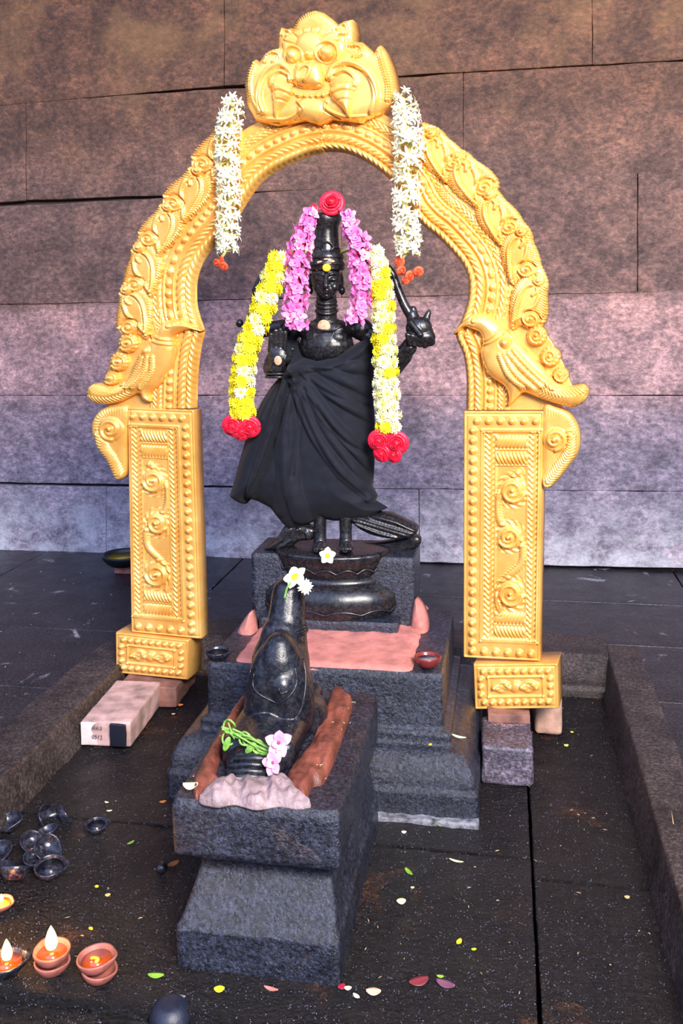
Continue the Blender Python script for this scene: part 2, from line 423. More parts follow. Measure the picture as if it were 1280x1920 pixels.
M['ywhite'] = simple('greenish_tube', (.72, .70, .25), .6, 0, .15, 80)
M['stem'] = simple('green_stem', (.15, .32, .05), .5, 0, .4, 90, sss=.1)
M['leaf'] = simple('green_leaf', (.16, .34, .03), .4, 0, .4, 60)
M['thread'] = simple('garland_thread', (.25, .22, .10), .8)
M['tilak'] = simple('yellow_paste', (.85, .48, .02), .8, 0, .2, 200)
M['ochre'] = simple('ochre_paste', (.50, .27, .17), .7, 0, .4, 120)
M['terracotta'] = simple('terracotta', (.27, .085, .065), .5, 0, .35, 40, [(160, .4, .002, 4)])
M['soot'] = m_dark('sooty_clay', (.005, .006, .012), (.025, .025, .038), .12, .35, 30, ((120, .4, .002, 4),), tint=[((.30, .06, .03), 20, .64, .74, .6)])
M['iron'] = simple('black_iron', (.012, .012, .014), .3, .3, .3, 30)
def m_oil():
    m, nt, bs = new_mat('lamp_oil'); bs.inputs['Base Color'].default_value = (.36, .055, .006, 1); bs.inputs['Roughness'].default_value = .04
    bs.inputs['Coat Weight'].default_value = 1; return m
M['oil'] = m_oil()
M['goldoil'] = simple('golden_oil', (.30, .20, .008), .05)
M['wick'] = simple('yellow_wick', (.80, .42, .03), .7, 0, .2, 300)
M['flame'] = simple('flame', (1, .6, .2), .5, emit=((1, .55, .18), 14))
M['brick'] = simple('pale_pink_brick', (.38, .24, .22), .75, 0, .55, 14, [(40, .5, .004, 6)])
M['brick_white'] = simple('whitewashed_brick_end', (.56, .46, .44), .75, 0, .15, 30, [(60, .3, .003, 5)])
M['brick_red'] = simple('weathered_red_brick', (.17, .075, .055), .75, 0, .6, 16, [(40, .6, .006, 6)])
M['ink'] = simple('faded_ink', (.10, .05, .06), .8)
M['blackpaint'] = simple('black_paint_patch', (.008, .009, .016), .35)
M['block'] = m_dark('sooty_block', (.02, .018, .03), (.11, .09, .12), .35, .6, 10, ((30, .6, .008, 6), (160, .7, .003, 4)), tint=[((.34, .19, .17), 9, .58, .66, .6)])
M['speck'] = simple('pale_specks', (.42, .30, .17), .6)
M['lip'] = simple('lime_crust', (.15, .15, .18), .6, 0, .8, 45, [(90, .7, .006, 5)])

# ------------------------------------------------------------------ THE SETTING: wall
WY = 4.56
def wallblock(mb, quad, proud=0.0, seed=0):
    """quad = four photo pixels tl,tr,br,bl of a course stone, unprojected on the wall plane"""
    q = YP(np.array([p[0] for p in quad], float), np.array([p[1] for p in quad], float), WY)
    tl, tr, br, bl = q; g = .0012
    tl = tl+[g, 0, -g]; tr = tr+[-g, 0, -g]; br = br+[-g, 0, g]; bl = bl+[g, 0, g]
    f = np.array([0, -proud, 0]); b = np.array([0, .12, 0])
    P = [bl+f, br+f, bl+b, br+b, tl+f, tr+f, tl+b, tr+b]
    mb.add(*hexblock(P, .005, .05, .005, 5, seed))
mb = MB()
XL, XR = -420, 1700
# joint heights at the left and right of the extended wall
def jy(j, x):
    tbl = {0: [(XL, -420), (XR, -640)], 1: [(XL, -190), (XR, -330)], 2: [(XL, 60), (0, 12), (150, 0), (640, -28), (1110, -60), (XR, -110)],
           3: [(XL, 236), (0, 195), (50, 190), (330, 166), (640, 150), (868, 136), (960, 127), (1110, 122), (1280, 118), (XR, 90)],
           4: [(XL, 410), (0, 378), (48, 376), (330, 362), (640, 352), (925, 344), (1180, 322), (1280, 318), (XR, 300)],
           5: [(XL, 580), (0, 566), (240, 563), (640, 558), (1030, 551), (1280, 548), (XR, 536)],
           6: [(XL, 742), (XR, 742)], 7: [(XL, 898), (0, 911), (200, 913), (780, 917), (1280, 921), (XR, 926)],
           8: [(XL, 1019), (0, 1037), (640, 1051), (1140, 1063), (1280, 1067), (XR, 1076)]}[j]
    return float(np.interp(x, [t[0] for t in tbl], [t[1] for t in tbl]))
courses = [(0, [XL, 300, 980, XR], 0), (1, [XL, 520, 1250, XR], 0), (2, [XL, 420, 1110, XR], .004), (3, [XL, 48, 868, XR], .0), (4, [XL, 640, 1195, XR], .003),
           (5, [XL, 560, XR], -.002), (6, [XL, 700, XR], .0), (7, [XL, 200, 785, XR], .006)]
for ci, xs, pr in courses:
    for a, b in zip(xs[:-1], xs[1:]):
        # split long stones in tilt only: two sub quads would show a joint, so keep the mean line
        wallblock(mb, [(a, jy(ci, a)), (b, jy(ci, b)), (b, jy(ci+1, b)), (a, jy(ci+1, a))], pr+random.uniform(-.003, .003), seed=ci*3+a*.01)
wb = mb.build('wall_back', M['wall']); struct(wb)
# dark mortar bed behind the joints
V, F = hexblock(box8(-4.4, 2.6, WY+.05, WY+.2, -.1, 4.4), .01, .5, 0)
struct(obj('wall_core', V, F, simple('dark_joint_core', (.05, .035, .03), .9), wb))

# ------------------------------------------------------------------ floor slabs
fl = MB(); fo = MB()
def slab(mb, x0, x1, y0, y1, z=0.0, step=.03, amp=.0022, bev=.005, g=.003, zt=None, seed=0):
    P = np.array(box8(x0+g, x1-g, y0+g, y1-g, z-.06, z)); 
    mb.add(*hexblock(P, bev, step, amp, 11, seed))
s = 0
for x0, x1, ys in [(-1.30, .055, [1.545, 2.12, 3.2]), (.055, .36, [1.545, 2.045, 3.2])]:
    for a, b in zip(ys[:-1], ys[1:]): s += 1.7; slab(fl, x0, x1, a, b, 0, seed=s)
for x0, x1 in [(-1.5, -.62), (-.62, .20), (.20, 1.1)]: s += 1.3; slab(fl, x0, x1, .9, 1.545, -.022, seed=s)
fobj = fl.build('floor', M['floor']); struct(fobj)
xs_l = [-3.6, -2.35, -1.83, -1.30]
for (x0, x1, ys) in [(-3.8, -2.48, [1.0, 2.2, 3.1, 3.9, 4.6]), (-2.48, -1.36, [.9, 1.75, 2.32, 2.86, 3.42, 4.6]), (-1.36, -.45, [3.05, 3.42, 4.0, 4.6]), (-.45, .8, [3.05, 3.55, 4.05, 4.6]), (.36, 1.15, [.9, 2.1, 3.05]), (.8, 2.4, [3.05, 3.72, 4.6]), (1.15, 2.4, [.9, 2.2, 3.05])]:
    for a, b in zip(ys[:-1], ys[1:]): s += 1.1; slab(fo, x0, x1, a, b, random.uniform(-.002, .002), .04, .003, seed=s)
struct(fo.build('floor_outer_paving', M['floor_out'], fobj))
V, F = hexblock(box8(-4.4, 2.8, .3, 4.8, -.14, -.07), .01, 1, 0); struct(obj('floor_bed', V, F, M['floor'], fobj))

# kerbs round the platform
def kerb(n, P): 
    V, F = hexblock(P, .008, .03, .006, 8, n*3.3); struct(obj('trim_%d' % n, V, F, M['kerb']))
kerb(1, [(-1.45, .9, -.02), (-1.22, .9, -.02), (-1.45, 3.06, -.02), (-1.27, 3.06, -.02), (-1.45, .9, .10), (-1.26, .9, .10), (-1.45, 3.06, .10), (-1.30, 3.06, .10)])
kerb(2, [(.305, .9, -.02), (.455, .9, -.02), (.303, 3.27, -.02), (.46, 3.27, -.02), (.335, .9, .10), (.445, .9, .10), (.345, 3.27, .10), (.457, 3.27, .10)])
mk = loft([(-1.30, .345, 3.045, 3.36, -.02), (-1.30, .345, 3.045, 3.36, .035), (-1.30, .345, 3.075, 3.36, .04), (-1.30, .345, 3.16, 3.36, .094), (-1.30, .345, 3.17, 3.355, .10)], .03, .02, .01, .003)
struct(mk.build('trim_3', M['kerb']))

# ------------------------------------------------------------------ plinths
PT = .341
t = empty('idol_plinth', (-.49, 2.6, 0), 'large black moulded stone plinth carrying the standing idol on its lotus pedestal', 'plinth')
X0, X1, Y0, Y1 = -.90, -.073, 2.245, 2.93
rings = [(X0, X1, Y0, Y1, 0), (X0, X1, Y0, Y1, .072)]
for k in range(7):
    a = k/6; ins = .006+.062*(1-cos(a*pi/2)); rings.append((X0+ins, X1-ins, Y0+ins, Y1-ins, .075+.085*sin(a*pi/2)))
rings += [(X0+.072, X1-.072, Y0+.072, Y1-.072, .165), (X0+.072, X1-.072, Y0+.072, Y1-.072, .190), (X0+.090, X1-.090, Y0+.085, Y1-.08, .196),
          (X0+.092, X1-.092, Y0+.09, Y1-.08, PT-.008), (X0+.097, X1-.097, Y0+.095, Y1-.085, PT)]
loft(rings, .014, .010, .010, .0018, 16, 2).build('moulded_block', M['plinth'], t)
V, F = hexblock(box8(-.75, -.072, 2.222, 2.26, -.004, .012), .004, .02, .006, 30, 4); obj('lime_lip', V, F, M['lip'], t)

t = empty('crow_plinth', (-.48, 1.9, 0), 'smaller black stone plinth with sloping foot in front, carrying the crow', 'plinth')
X0, X1, Y0, Y1 = -.650, -.320, 1.652, 2.20
rings = [(X0, X1, Y0, Y1, 0), (X0, X1, Y0, Y1, .083), (X0+.006, X1-.006, Y0+.008, Y1, .090), (X0+.030, X1-.022, Y0+.055, Y1, .165), (X0+.034, X1-.026, Y0+.06, Y1, .175),
         (X0+.034, X1-.026, Y0+.058, Y1, .208), (X0+.006, X1-.004, Y0+.018, Y1, .218), (X0-.004, X1+.002, Y0+.006, Y1, .228), (X0-.006, X1+.004, Y0+.006, Y1, .325), (X0, X1-.002, Y0+.014, Y1, PT-.003)]
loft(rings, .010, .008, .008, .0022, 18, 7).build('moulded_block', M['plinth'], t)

# mortar on the crow plinth (part of the plinth), traced on its top face
zt = PT-.003
def mapz(P, h): 
    q = ZP(P[:, 0], P[:, 1], zt); q[:, 2] += h*.0011; return q
def bumpy(P, s, amp, f=.03):
    return np.array([noise.noise(Vector((p[0]*f, p[1]*f, 3)))+.5*noise.noise(Vector((p[0]*f*2.7, p[1]*f*2.7, 9))) for p in P])*amp
def mortar(poly, name, mat, H, amp, R=12, parent=t):
    V, F = relief(closedline(poly, 5), lambda P, s: H*inflate(s, R)+bumpy(P, s, amp)*np.clip(s/6, 0, 1), mapz, 2.0, -3)
    return obj(name, V, F, mat, parent)
mortar([(452, 1312), (462, 1318), (438, 1372), (415, 1420), (405, 1456), (412, 1468), (390, 1482), (368, 1500), (360, 1478), (376, 1440), (405, 1388), (430, 1344)], 'mortar_strip', M['mortar_red'], 16, 7)
mortar([(628, 1292), (652, 1306), (661, 1322), (650, 1362), (636, 1402), (622, 1440), (606, 1470), (585, 1478), (572, 1508), (555, 1500), (536, 1470), (548, 1440), (575, 1410), (598, 1362), (615, 1318)], 'mortar_strip', M['mortar_red'], 20, 9, 16)
tag(mortar([(372, 1502), (392, 1480), (415, 1462), (440, 1460), (470, 1464), (505, 1462), (535, 1466), (560, 1490), (584, 1512), (560, 1516), (520, 1512), (480, 1517), (440, 1508), (405, 1512)], 'mortar_lump', M['mortar_grey'], 20, 16, 16), 'lumpy grey and pale pink mortar')

# ------------------------------------------------------------------ remeshed carving tool
def carve(name, mb, mat, parent, vox, smooth=4, fac=.5, decim=None):
    V = np.concatenate(mb.V); me = bpy.data.meshes.new('tmp'); me.from_pydata(V.tolist(), [], mb.F); me.update()
    o = bpy.data.objects.new('tmp', me); C.objects.link(o)
    r = o.modifiers.new('r', 'REMESH'); r.mode = 'VOXEL'; r.voxel_size = vox; r.adaptivity = 0
    s_ = o.modifiers.new('s', 'SMOOTH'); s_.iterations = smooth; s_.factor = fac
    dg = bpy.context.evaluated_depsgraph_get(); dg.update(); ev = o.evaluated_get(dg); m2 = bpy.data.meshes.new_from_object(ev)
    n = len(m2.vertices); co = np.empty(n*3); m2.vertices.foreach_get('co', co); F = [tuple(p.vertices) for p in m2.polygons]
    bpy.data.objects.remove(o); bpy.data.meshes.remove(m2)
    return obj(name, co.reshape(-1, 3), F, mat, parent)
def cap(mb, a, b, ra, rb=None, n=7):
    rb = ra if rb is None else rb; a = Vector(a); b = Vector(b)
    pts = [a+(b-a)*k/n for k in range(n+1)]; mb.add(*tube(pts, [ra+(rb-ra)*k/n for k in range(n+1)], 14)); mb.add(*ellipsoid(a, (ra,)*3, None, 14, 8)); mb.add(*ellipsoid(b, (rb,)*3, None, 14, 8))

from mathutils.bvhtree import BVHTree
def bvh(o):
    off = wloc(o); return BVHTree.FromPolygons([v.co+off for v in o.data.vertices], [tuple(p.vertices) for p in o.data.polygons])
def hit(tree, x, y, out=.0):
    d = Vector(ray(float(x), float(y))).normalized(); h_ = tree.ray_cast(Vector(EYE), d)
    return None if h_[0] is None else h_[0]-d*out
# ------------------------------------------------------------------ the idol
IY = 2.715
def ip(x, y, dY=0.0): return Vector(YP(float(x), float(y), IY+dY))
S = 2.75/FPX   # metres per photo pixel at the idol
def mapY(Y):
    return lambda P, h: YP(P[:, 0], P[:, 1], Y)+np.stack([h*0, -h*S, h*0], 1)
LC = YP(622., 1060., 2.70)
idol = empty('deity_idol', (LC[0], 2.74, PT), 'standing black stone deity idol in tall crown on a lotus pedestal, arms raised', 'idol')
# stela block behind lotus
zb = YP(620., 1042., 2.66)[2]
xa, xb = YP(471., 1100., 2.66)[0], YP(777., 1100., 2.66)[0]
loft([(xa, xb, 2.66, 2.86, PT-.004), (xa, xb, 2.66, 2.86, zb-.004), (xa+.004, xb-.004, 2.665, 2.856, zb)], .015, .012, .005, .0006).build('backing_block', M['plinth'], idol)
xa2, xb2 = YP(485., 1180., 2.59)[0], YP(745., 1180., 2.585)[0]
z1 = YP(620., 1164., 2.585)[2]
loft([(xa2, xb2, 2.585, 2.70, PT-.004), (xa2, xb2, 2.585, 2.70, z1-.003), (xa2+.003, xb2-.003, 2.588, 2.70, z1)], .015, .012, .006, .0008).build('front_block', M['plinth'], idol)
# lotus pedestal
def zf(y, Y=2.60): return float(YP(622., float(y), Y)[2])
hw = lambda px: px*2.66/FPX
zt_l = zf(1046); LY = 2.705
def scal(r, z, a):
    k = abs(sin(a*9)); return r, z
def upper(r, z, a): return r*(1+.018*abs(sin(a*8+.4))), z
def lower(r, z, a): return r*(1+.03*abs(sin(a*6+.2))**.6), z
mbl = MB()
prof = [(hw(120), z1-.004), (hw(124), zf(1160)), (hw(131), zf(1150)), (hw(134), zf(1138)), (hw(132), zf(1124)), (hw(122), zf(1112)), (hw(108), zf(1105)), (hw(98), zf(1103))]
mbl.add(*lathe([(r, z-PT) for r, z in prof], (LC[0], LY, PT), 120, 1, .62, lower)); mbl.build('lower_lotus', M['idol'], idol)
mbl = MB()
mbl.add(*lathe([(hw(98), zf(1106)-PT), (hw(101), zf(1102)-PT), (hw(101), zf(1097)-PT), (hw(95), zf(1093)-PT), (hw(91), zf(1090)-PT)], (LC[0], LY, PT), 80, 1, .62)); mbl.build('lotus_waist', M['idol'], idol)
mbl = MB()
prof = [(hw(88), zf(1094)), (hw(94), zf(1088)), (hw(100), zf(1078)), (hw(105), zf(1066)), (hw(110), zf(1056)), (hw(113), zf(1049)), (hw(110), zf(1045)), (hw(98), zf(1044)), (hw(70), zf(1043))]
mbl.add(*lathe([(r, z-PT) for r, z in prof], (LC[0], LY, PT), 120, 1, .62, upper)); mbl.build('upper_lotus', M['idol'], idol)
# scalloped petal lines
def petal_line(rx, zc, amp, n, w, name, a0=0):
    pts = []
    for k in range(121):
        a = pi+pi*k/120; z = zc+amp*abs(sin((a+a0)*n/2)); pts.append((LC[0]+rx*cos(a), LY+rx*.62*sin(a), z))
    V, F = tube(pts, w, 6); return obj(name, V, F, M['idol'], idol)
petal_line(hw(106), zf(1079), .012, 16, .0032, 'petal_edge', .2); petal_line(hw(136), zf(1150), .010, 12, .0034, 'petal_edge')
feetz = zf(1043)
# offerings crust on lotus top under feet
# body
b = MB()
ax = lambda x, y, d=0: ip(x, y, d)
cx = 612
# legs down to feet
for x in (600, 648):
    cap(b, ax(x, 900, -.01), ax(x, 1000, -.03), .026, .019); cap(b, ax(x, 1000, -.03), ax(x, 1022, -.035), .019, .021)
    b.add(*ellipsoid(ax(x+(2 if x > 620 else -2), 1026, -.065), (.021, .046, .015)))
    for k in range(5): b.add(*ellipsoid(ax(x-10+k*5, 1029, -.105+abs(k-2)*.003), (.0048, .010, .006)))
# hips, waist and chest
b.add(*ellipsoid(ax(616, 830), (.085, .065, .10))); b.add(*ellipsoid(ax(616, 760), (.075, .055, .08)))
b.add(*ellipsoid(ax(614, 700), (.070, .052, .07))); b.add(*ellipsoid(ax(612, 648, -.01), (.085, .055, .062))); b.add(*ellipsoid(ax(612, 620, -.005), (.100, .05, .036)))
b.add(*ellipsoid(ax(592, 634, -.022), (.038, .035, .032))); b.add(*ellipsoid(ax(632, 634, -.022), (.038, .035, .032)))
cap(b, ax(612, 600, -.005), ax(612, 555, -.005), .033, .031)
# shoulders
for sx in (-1, 1):
    b.add(*ellipsoid(ax(612+sx*66, 618), (.036, .036, .034)))
# right-hand (viewer left) lower arm: elbow at (505,690), hand in front raised palm
cap(b, ax(548, 620), ax(510, 682, .0), .030, .026); cap(b, ax(510, 690, 0), ax(523, 690, -.075), .029, .024)
# viewer left upper arm going up to the axe hand
cap(b, ax(545, 612, .02), ax(470, 622, .03), .026, .022); cap(b, ax(470, 622, .03), ax(482, 560, -.0), .022, .018); b.add(*ellipsoid(ax(484, 548, -.0), (.020, .016, .022)))
b.add(*ellipsoid(ax(449, 606, .02), (.013, .013, .013)))
# viewer right: lower arm dark by side, upper arm to hand at (790,620)
cap(b, ax(680, 620), ax(735, 672, .0), .030, .026); cap(b, ax(735, 678, 0), ax(768, 652, -.02), .030, .022)
# palm, viewer left
pc = ax(521, 672, -.095)
b.add(*ellipsoid(pc, (.031, .016, .037))); b.add(*ellipsoid(ax(519, 690, -.093), (.024, .015, .018)))
for k, (dx, L) in enumerate([(-15, 30), (-6, 37), (3, 39), (12, 34)]):
    cap(b, ax(521+dx, 658, -.095), ax(521+dx+1.5, 657-L, -.102), .0078, .0066, 4)
cap(b, ax(539, 676, -.098), ax(548, 655, -.106), .009, .007, 4)
# head
H = lambda x, y, d: ax(x, y, d)
hc = H(611, 522, -.018)
b.add(*ellipsoid(hc, (.046, .046, .058))); b.add(*ellipsoid(H(611, 545, -.034), (.033, .032, .027)))
b.add(*ellipsoid(H(611, 555, -.052), (.013, .012, .010)))
cap(b, H(611, 515, -.063), H(611, 536, -.078), .0048, .0080, 5)         # nose
for sx in (-1, 1):
    b.add(*ellipsoid(H(611+sx*3.6, 537, -.070), (.005, .006, .0045)))
    b.add(*ellipsoid(H(611+sx*12, 524, -.056), (.0120, .0072, .0055)))      # eye bulge
    pts = [H(611+sx*(5+k*3.4), 515.5-2.2*sin(k/5*pi), -.063+.0016*k*k*.35) for k in range(6)]; b.add(*tube(pts, [.0026, .003, .003, .0028, .0024, .0016], 8))   # brow
    b.add(*ellipsoid(H(611+sx*15, 538, -.045), (.014, .014, .014)))
    b.add(*ellipsoid(H(611+sx*29, 528, -.006), (.007, .012, .026)))         # ear
    b.add(*ellipsoid(H(611+sx*30, 545, -.004), (.010, .010, .013)))         # earring lobe
pts = [H(611-8+k*2.0, 543+.9*sin(k/8*pi), -.069+abs(k-4)*.0012) for k in range(9)]; b.add(*tube(pts, [.001, .002, .0026, .0027, .0024, .0027, .0026, .002, .001], 8))
pts = [H(611-6+k*1.5, 547+1.4*sin(k/8*pi), -.0665+abs(k-4)*.001) for k in range(9)]; b.add(*tube(pts, [.001, .0022, .003, .0034, .0035, .0034, .003, .0022, .001], 8))
body = carve('body', b, M['idol'], idol, .0021, 3, .45)
tag(body, 'dark stone figure with raised palm'); bt = bvh(body)
# crown
zc = lambda y: float(YP(612., float(y), IY-.01)[2])
r_ = lambda px: px*S
mbl = MB()
pr = [(r_(32), zc(508)), (r_(33), zc(500)), (r_(33), zc(494)), (r_(30), zc(490)), (r_(31), zc(484)), (r_(31), zc(478)), (r_(25), zc(474)), (r_(23.5), zc(468)), (r_(22.5), zc(450)), (r_(22), zc(434)), (r_(22.5), zc(425)), (r_(25), zc(421)), (r_(27), zc(415)), (r_(27.5), zc(407)), (r_(25), zc(401)), (r_(12), zc(399))]
cc = ip(613, 505, -.012)
mbl.add(*lathe([(r, z-pr[0][1]) for r, z in pr], (cc[0], cc[1], pr[0][1]), 64, 1, 1, lambda r, z, a: (r*(1+.012*abs(sin(a*10))) if .05 < z < .11 else r, z)))
crown = mbl.build('crown', M['idol'], idol)
# crown relief: tiara arches
mbl = MB()
for x, y, rr in [(613, 468, 13), (597, 472, 8), (629, 472, 8)]:
    pts = []
    for k in range(13):
        a = pi*k/12; px_ = x+rr*cos(a); py_ = y-rr*1.1*sin(a); off = -sqrt(max(.0004, (.041)**2-((px_-613)*S)**2)); pts.append(ip(px_, py_, -.012+off))
    mbl.add(*tube(pts, .0028, 8))
for y, R in [(484, 31.5), (497, 33.5), (505, 32.5)]:
    pts = [(cc[0]+r_(R)*cos(a), cc[1]+r_(R)*sin(a), zc(y)) for a in np.linspace(pi, 2*pi, 40)]; mbl.add(*tube(pts, .0026, 6))
mbl.build('crown_band', M['idol'], crown)
for x_, y_, a_, b_ in ((600, 492, .010, .005), (622, 490, .009, .004), (596, 505, .008, .004), (611, 486, .008, .003)):
    V, F = ellipsoid(ip(x_, y_, -.012-sqrt(.053**2-((x_-613)*S)**2)), (a_, .003, b_)); tag(obj('paste_patch', V, F, M['ochre'], crown), 'faint ochre paste smear')
# tilak flower and chest paste
V, F = ellipsoid(ip(612, 502, -.068), (.013, .006, .012)); tag(obj('forehead_flower', V, F, M['tilak'], idol), 'yellow dab on the forehead')
# collar and necklaces
mbl = MB()
def chain(y0, half, sag, w, n=30):
    pts = []
    for k in range(n+1):
        u = -1+2*k/n; p = hit(bt, 612+u*half, y0+sag*(1-u*u), w*.2)
        if p is not None and (not pts or (p-pts[-1]).length < .025): pts.append(p)
    if len(pts) > 3: mbl.add(*tube(pts, w, 8))
chain(566, 18, 4, .0050); chain(573, 19, 5, .0045); chain(581, 22, 8, .006); chain(589, 40, 16, .0045); chain(596, 48, 24, .0035)
mbl.build('necklace', M['idol'], idol)
V, F = ellipsoid(hit(bt, 607, 612), (.020, .005, .020)); tag(obj('chest_paste', V, F, M['ochre'], idol), 'pale ochre paste dab on the chest')
mbl = MB(); pts = [p for p in (hit(bt, x, y) for x, y in [(634, 600), (630, 612), (625, 625), (618, 638), (611, 652), (605, 668)]) if p is not None]; mbl.add(*tube(smoothline(pts, 5), .0022, 6)); mbl.build('sacred_thread', M['idol'], idol)
mbl = MB()
for y, R in [(700, .034), (706, .035), (694, .032)]:
    c = ip(519, y, -.075); pts = [(c[0]+R*cos(a)*.95, c[1]+R*sin(a)*.8, c[2]) for a in np.linspace(0, 2*pi, 30)]; mbl.add(*tube(pts, .004, 6))
mbl.build('bracelet', M['idol'], idol)
V, F = ellipsoid(hit(bt, 521, 676), (.012, .003, .014)); tag(obj('palm_paste', V, F, M['ochre'], idol), 'pale ochre paste dab on the palm')
# axe in the viewer-left upper hand
ax_b = MB(); ax_b.add(*relief([(487, 514), (506, 520), (500, 538), (500, 546), (471, 545), (476, 532)], lambda P, s: 4*inflate(s, 6), mapY(IY-.01), 1.5, -5))
ax_b.add(*tube([ip(500, 505, 0), ip(480, 620, .01)], .006, 10)); ax_b.build('axe', M['idol'], idol)
# bow limb and hand at viewer right
bm_ = MB(); pts = smoothline([ip(714, 492, -.02), ip(722, 497, -.02), ip(735, 512, -.02), ip(745, 540, -.02), ip(757, 570, -.02), ip(770, 592, -.02)], 6)
bm_.add(*tube(pts, list(np.linspace(.008, .015, len(pts))), 14)); bm_.build('bow', M['idol'], idol)
hb_ = MB(); A = lambda x, y, d=-.02: ip(x, y, d)
cap(hb_, A(772, 590), A(782, 622), .018, .030); hb_.add(*ellipsoid(A(785, 615, -.03), (.040, .028, .034))); hb_.add(*ellipsoid(A(795, 632, -.03), (.034, .026, .026)))
cap(hb_, A(777, 592), A(774, 580), .012, .011); cap(hb_, A(795, 608), A(803, 587), .016, .008); cap(hb_, A(800, 610), A(804, 582), .008, .004)
cap(hb_, A(800, 622), A(807, 640), .020, .015); cap(hb_, A(806, 638), A(796, 648), .014, .009)
for k in range(4): cap(hb_, A(764+k*8, 628+k*2, -.052), A(768+k*9, 645+k*1, -.042), .0085, .0075)
cap(hb_, A(768, 646), A(755, 668, 0), .022, .028); cap(hb_, A(755, 668, 0), A(742, 690, .01), .028, .022)
cap(hb_, A(770, 605, -.05), A(788, 628, -.062), .009, .008)
tag(carve('hand', hb_, M['idol'], idol, .0022, 3, .5), 'fist gripping the animal-headed bow end')
# carved sash ends beside the feet
def sash(poly, lines, name, Y=IY-.02, H=14, w=3, amp=4):
    V, F = relief(closedline(poly, 5), lambda P, s: H*inflate(s, 10)+sum(stroke(P, np.array(L, float), w, amp) for L in lines), mapY(Y), 1.8, -14)
    return obj(name, V, F, M['idol'], idol)
sash([(655, 968), (690, 962), (730, 962), (760, 975), (783, 988), (778, 1002), (755, 1010), (720, 1008), (690, 1000), (665, 985)],
     [[(665, 972), (710, 985), (770, 1003)], [(675, 968), (730, 985), (778, 999)], [(700, 964), (745, 977), (780, 993)], [(668, 980), (710, 996), (745, 1006)]], 'sash_end')
sash([(535, 985), (560, 982), (590, 990), (588, 1010), (560, 1015), (545, 1025), (500, 1032), (500, 1022), (520, 1006)],
     [[(545, 990), (530, 1010), (505, 1025)], [(560, 990), (548, 1010), (525, 1026)], [(575, 995), (580, 1008)]], 'sash_end', H=10)
sash([(492, 1030), (520, 1012), (560, 1018), (700, 1018), (780, 1004), (779, 1028), (700, 1038), (560, 1040), (500, 1042)], [], 'foot_ledge', Y=IY+.045, H=6)
# mortar skirt round the pedestal foot
mo = ZP(438., 1242., PT); mo2 = ZP(770., 1247., PT); zi = float(YP(620., 1203., 2.58)[2])
mbl = loft([(mo[0]-.004, mo2[0]+.010, mo[1]-.004, 2.90, PT-.006), (mo[0]+.002, mo2[0]+.004, mo[1]+.004, 2.89, PT+.004), (mo[0]+.010, mo2[0]-.006, mo[1]+.014, 2.88, PT+.010), (mo[0]+.030, mo2[0]-.02, 2.50, 2.87, PT+.013)], .02, .008, .03, .006, 22, 5)
idm = mbl.build('mortar_skirt', M['mortar'], idol); tag(idm, 'pink mortar bed sealing the pedestal')
for pl, Yk in [([(776, 1128), (790, 1132), (802, 1160), (803, 1185), (795, 1205), (775, 1225), (760, 1228), (768, 1190)], 2.66), ([(472, 1150), (460, 1158), (446, 1182), (436, 1212), (432, 1238), (450, 1244), (480, 1236), (482, 1190)], 2.58)]:
    V, F = relief(closedline(pl, 5), lambda P, s: 22*inflate(s, 18)+bumpy(P, s, 4)*np.clip(s/6, 0, 1), mapY(Yk), 2, -20); obj('mortar_lump', V, F, M['mortar'], idol)

# ------------------------------------------------------------------ draped cloth
poly = [(520, 618), (536, 610), (560, 640), (574, 666), (600, 673), (630, 664), (656, 650), (690, 632), (706, 640), (703, 680), (700, 740), (703, 800), (702, 870), (699, 912), (709, 928), (705, 938), (728, 952), (705, 962), (687, 969), (655, 974), (630, 976), (605, 972), (590, 977), (570, 986), (547, 992), (532, 980), (519, 965), (508, 951), (488, 940), (472, 934), (461, 946), (445, 937), (432, 928), (440, 901), (454, 848), (466, 806), (478, 780), (492, 752), (507, 728), (520, 712), (532, 700), (528, 660)]
folds = [  # (points, width, amplitude) ridges radiating from the knot at the hip
    ([(560, 690), (575, 735), (600, 800), (645, 868), (700, 925)], 9, 7), ([(566, 688), (590, 725), (630, 782), (672, 830), (702, 868)], 9, 7),
    ([(570, 684), (605, 712), (650, 745), (700, 778)], 8, 6), ([(575, 680), (620, 692), (665, 712), (702, 735)], 8, 5), ([(580, 676), (630, 680), (700, 690)], 8, 5),
    ([(556, 700), (560, 760), (556, 830), (560, 900), (575, 960)], 13, 6), ([(552, 700), (535, 760), (505, 850), (478, 925)], 7, 9),
    ([(545, 705), (515, 770), (480, 850), (450, 925)], 12, 5), ([(540, 640), (556, 668), (566, 690)], 8, 6), ([(590, 735), (622, 800), (668, 862), (712, 930)], 6, 4),
    ([(535, 700), (510, 740), (495, 775)], 10, 5), ([(700, 640), (640, 672), (580, 684)], 10, 6), ([(530, 640), (540, 670), (560, 690)], 8, 5), ([(560, 715), (540, 800), (545, 880), (530, 950)], 10, 4)]
grooves = [([(556, 705), (545, 760), (520, 840), (492, 905), (466, 944)], 4, 8), ([(570, 730), (592, 790), (632, 862), (690, 925)], 3.5, 4), ([(575, 715), (610, 765), (655, 818), (702, 850)], 4, 5), ([(575, 700), (620, 728), (702, 765)], 4, 4), ([(562, 720), (570, 800), (562, 880)], 5, 4)]
def clothh(P, s):
    h = 60*inflate(s, 75)
    for L, w_, a_ in folds: h = h+stroke(P, smoothline(L, 6), w_*1.3, a_*1.7)
    for L, w_, a_ in grooves: h = h+groove(P, smoothline(L, 6), w_, a_*1.5)
    h = h+bumpy(P, s, 2.5, .018)
    return h
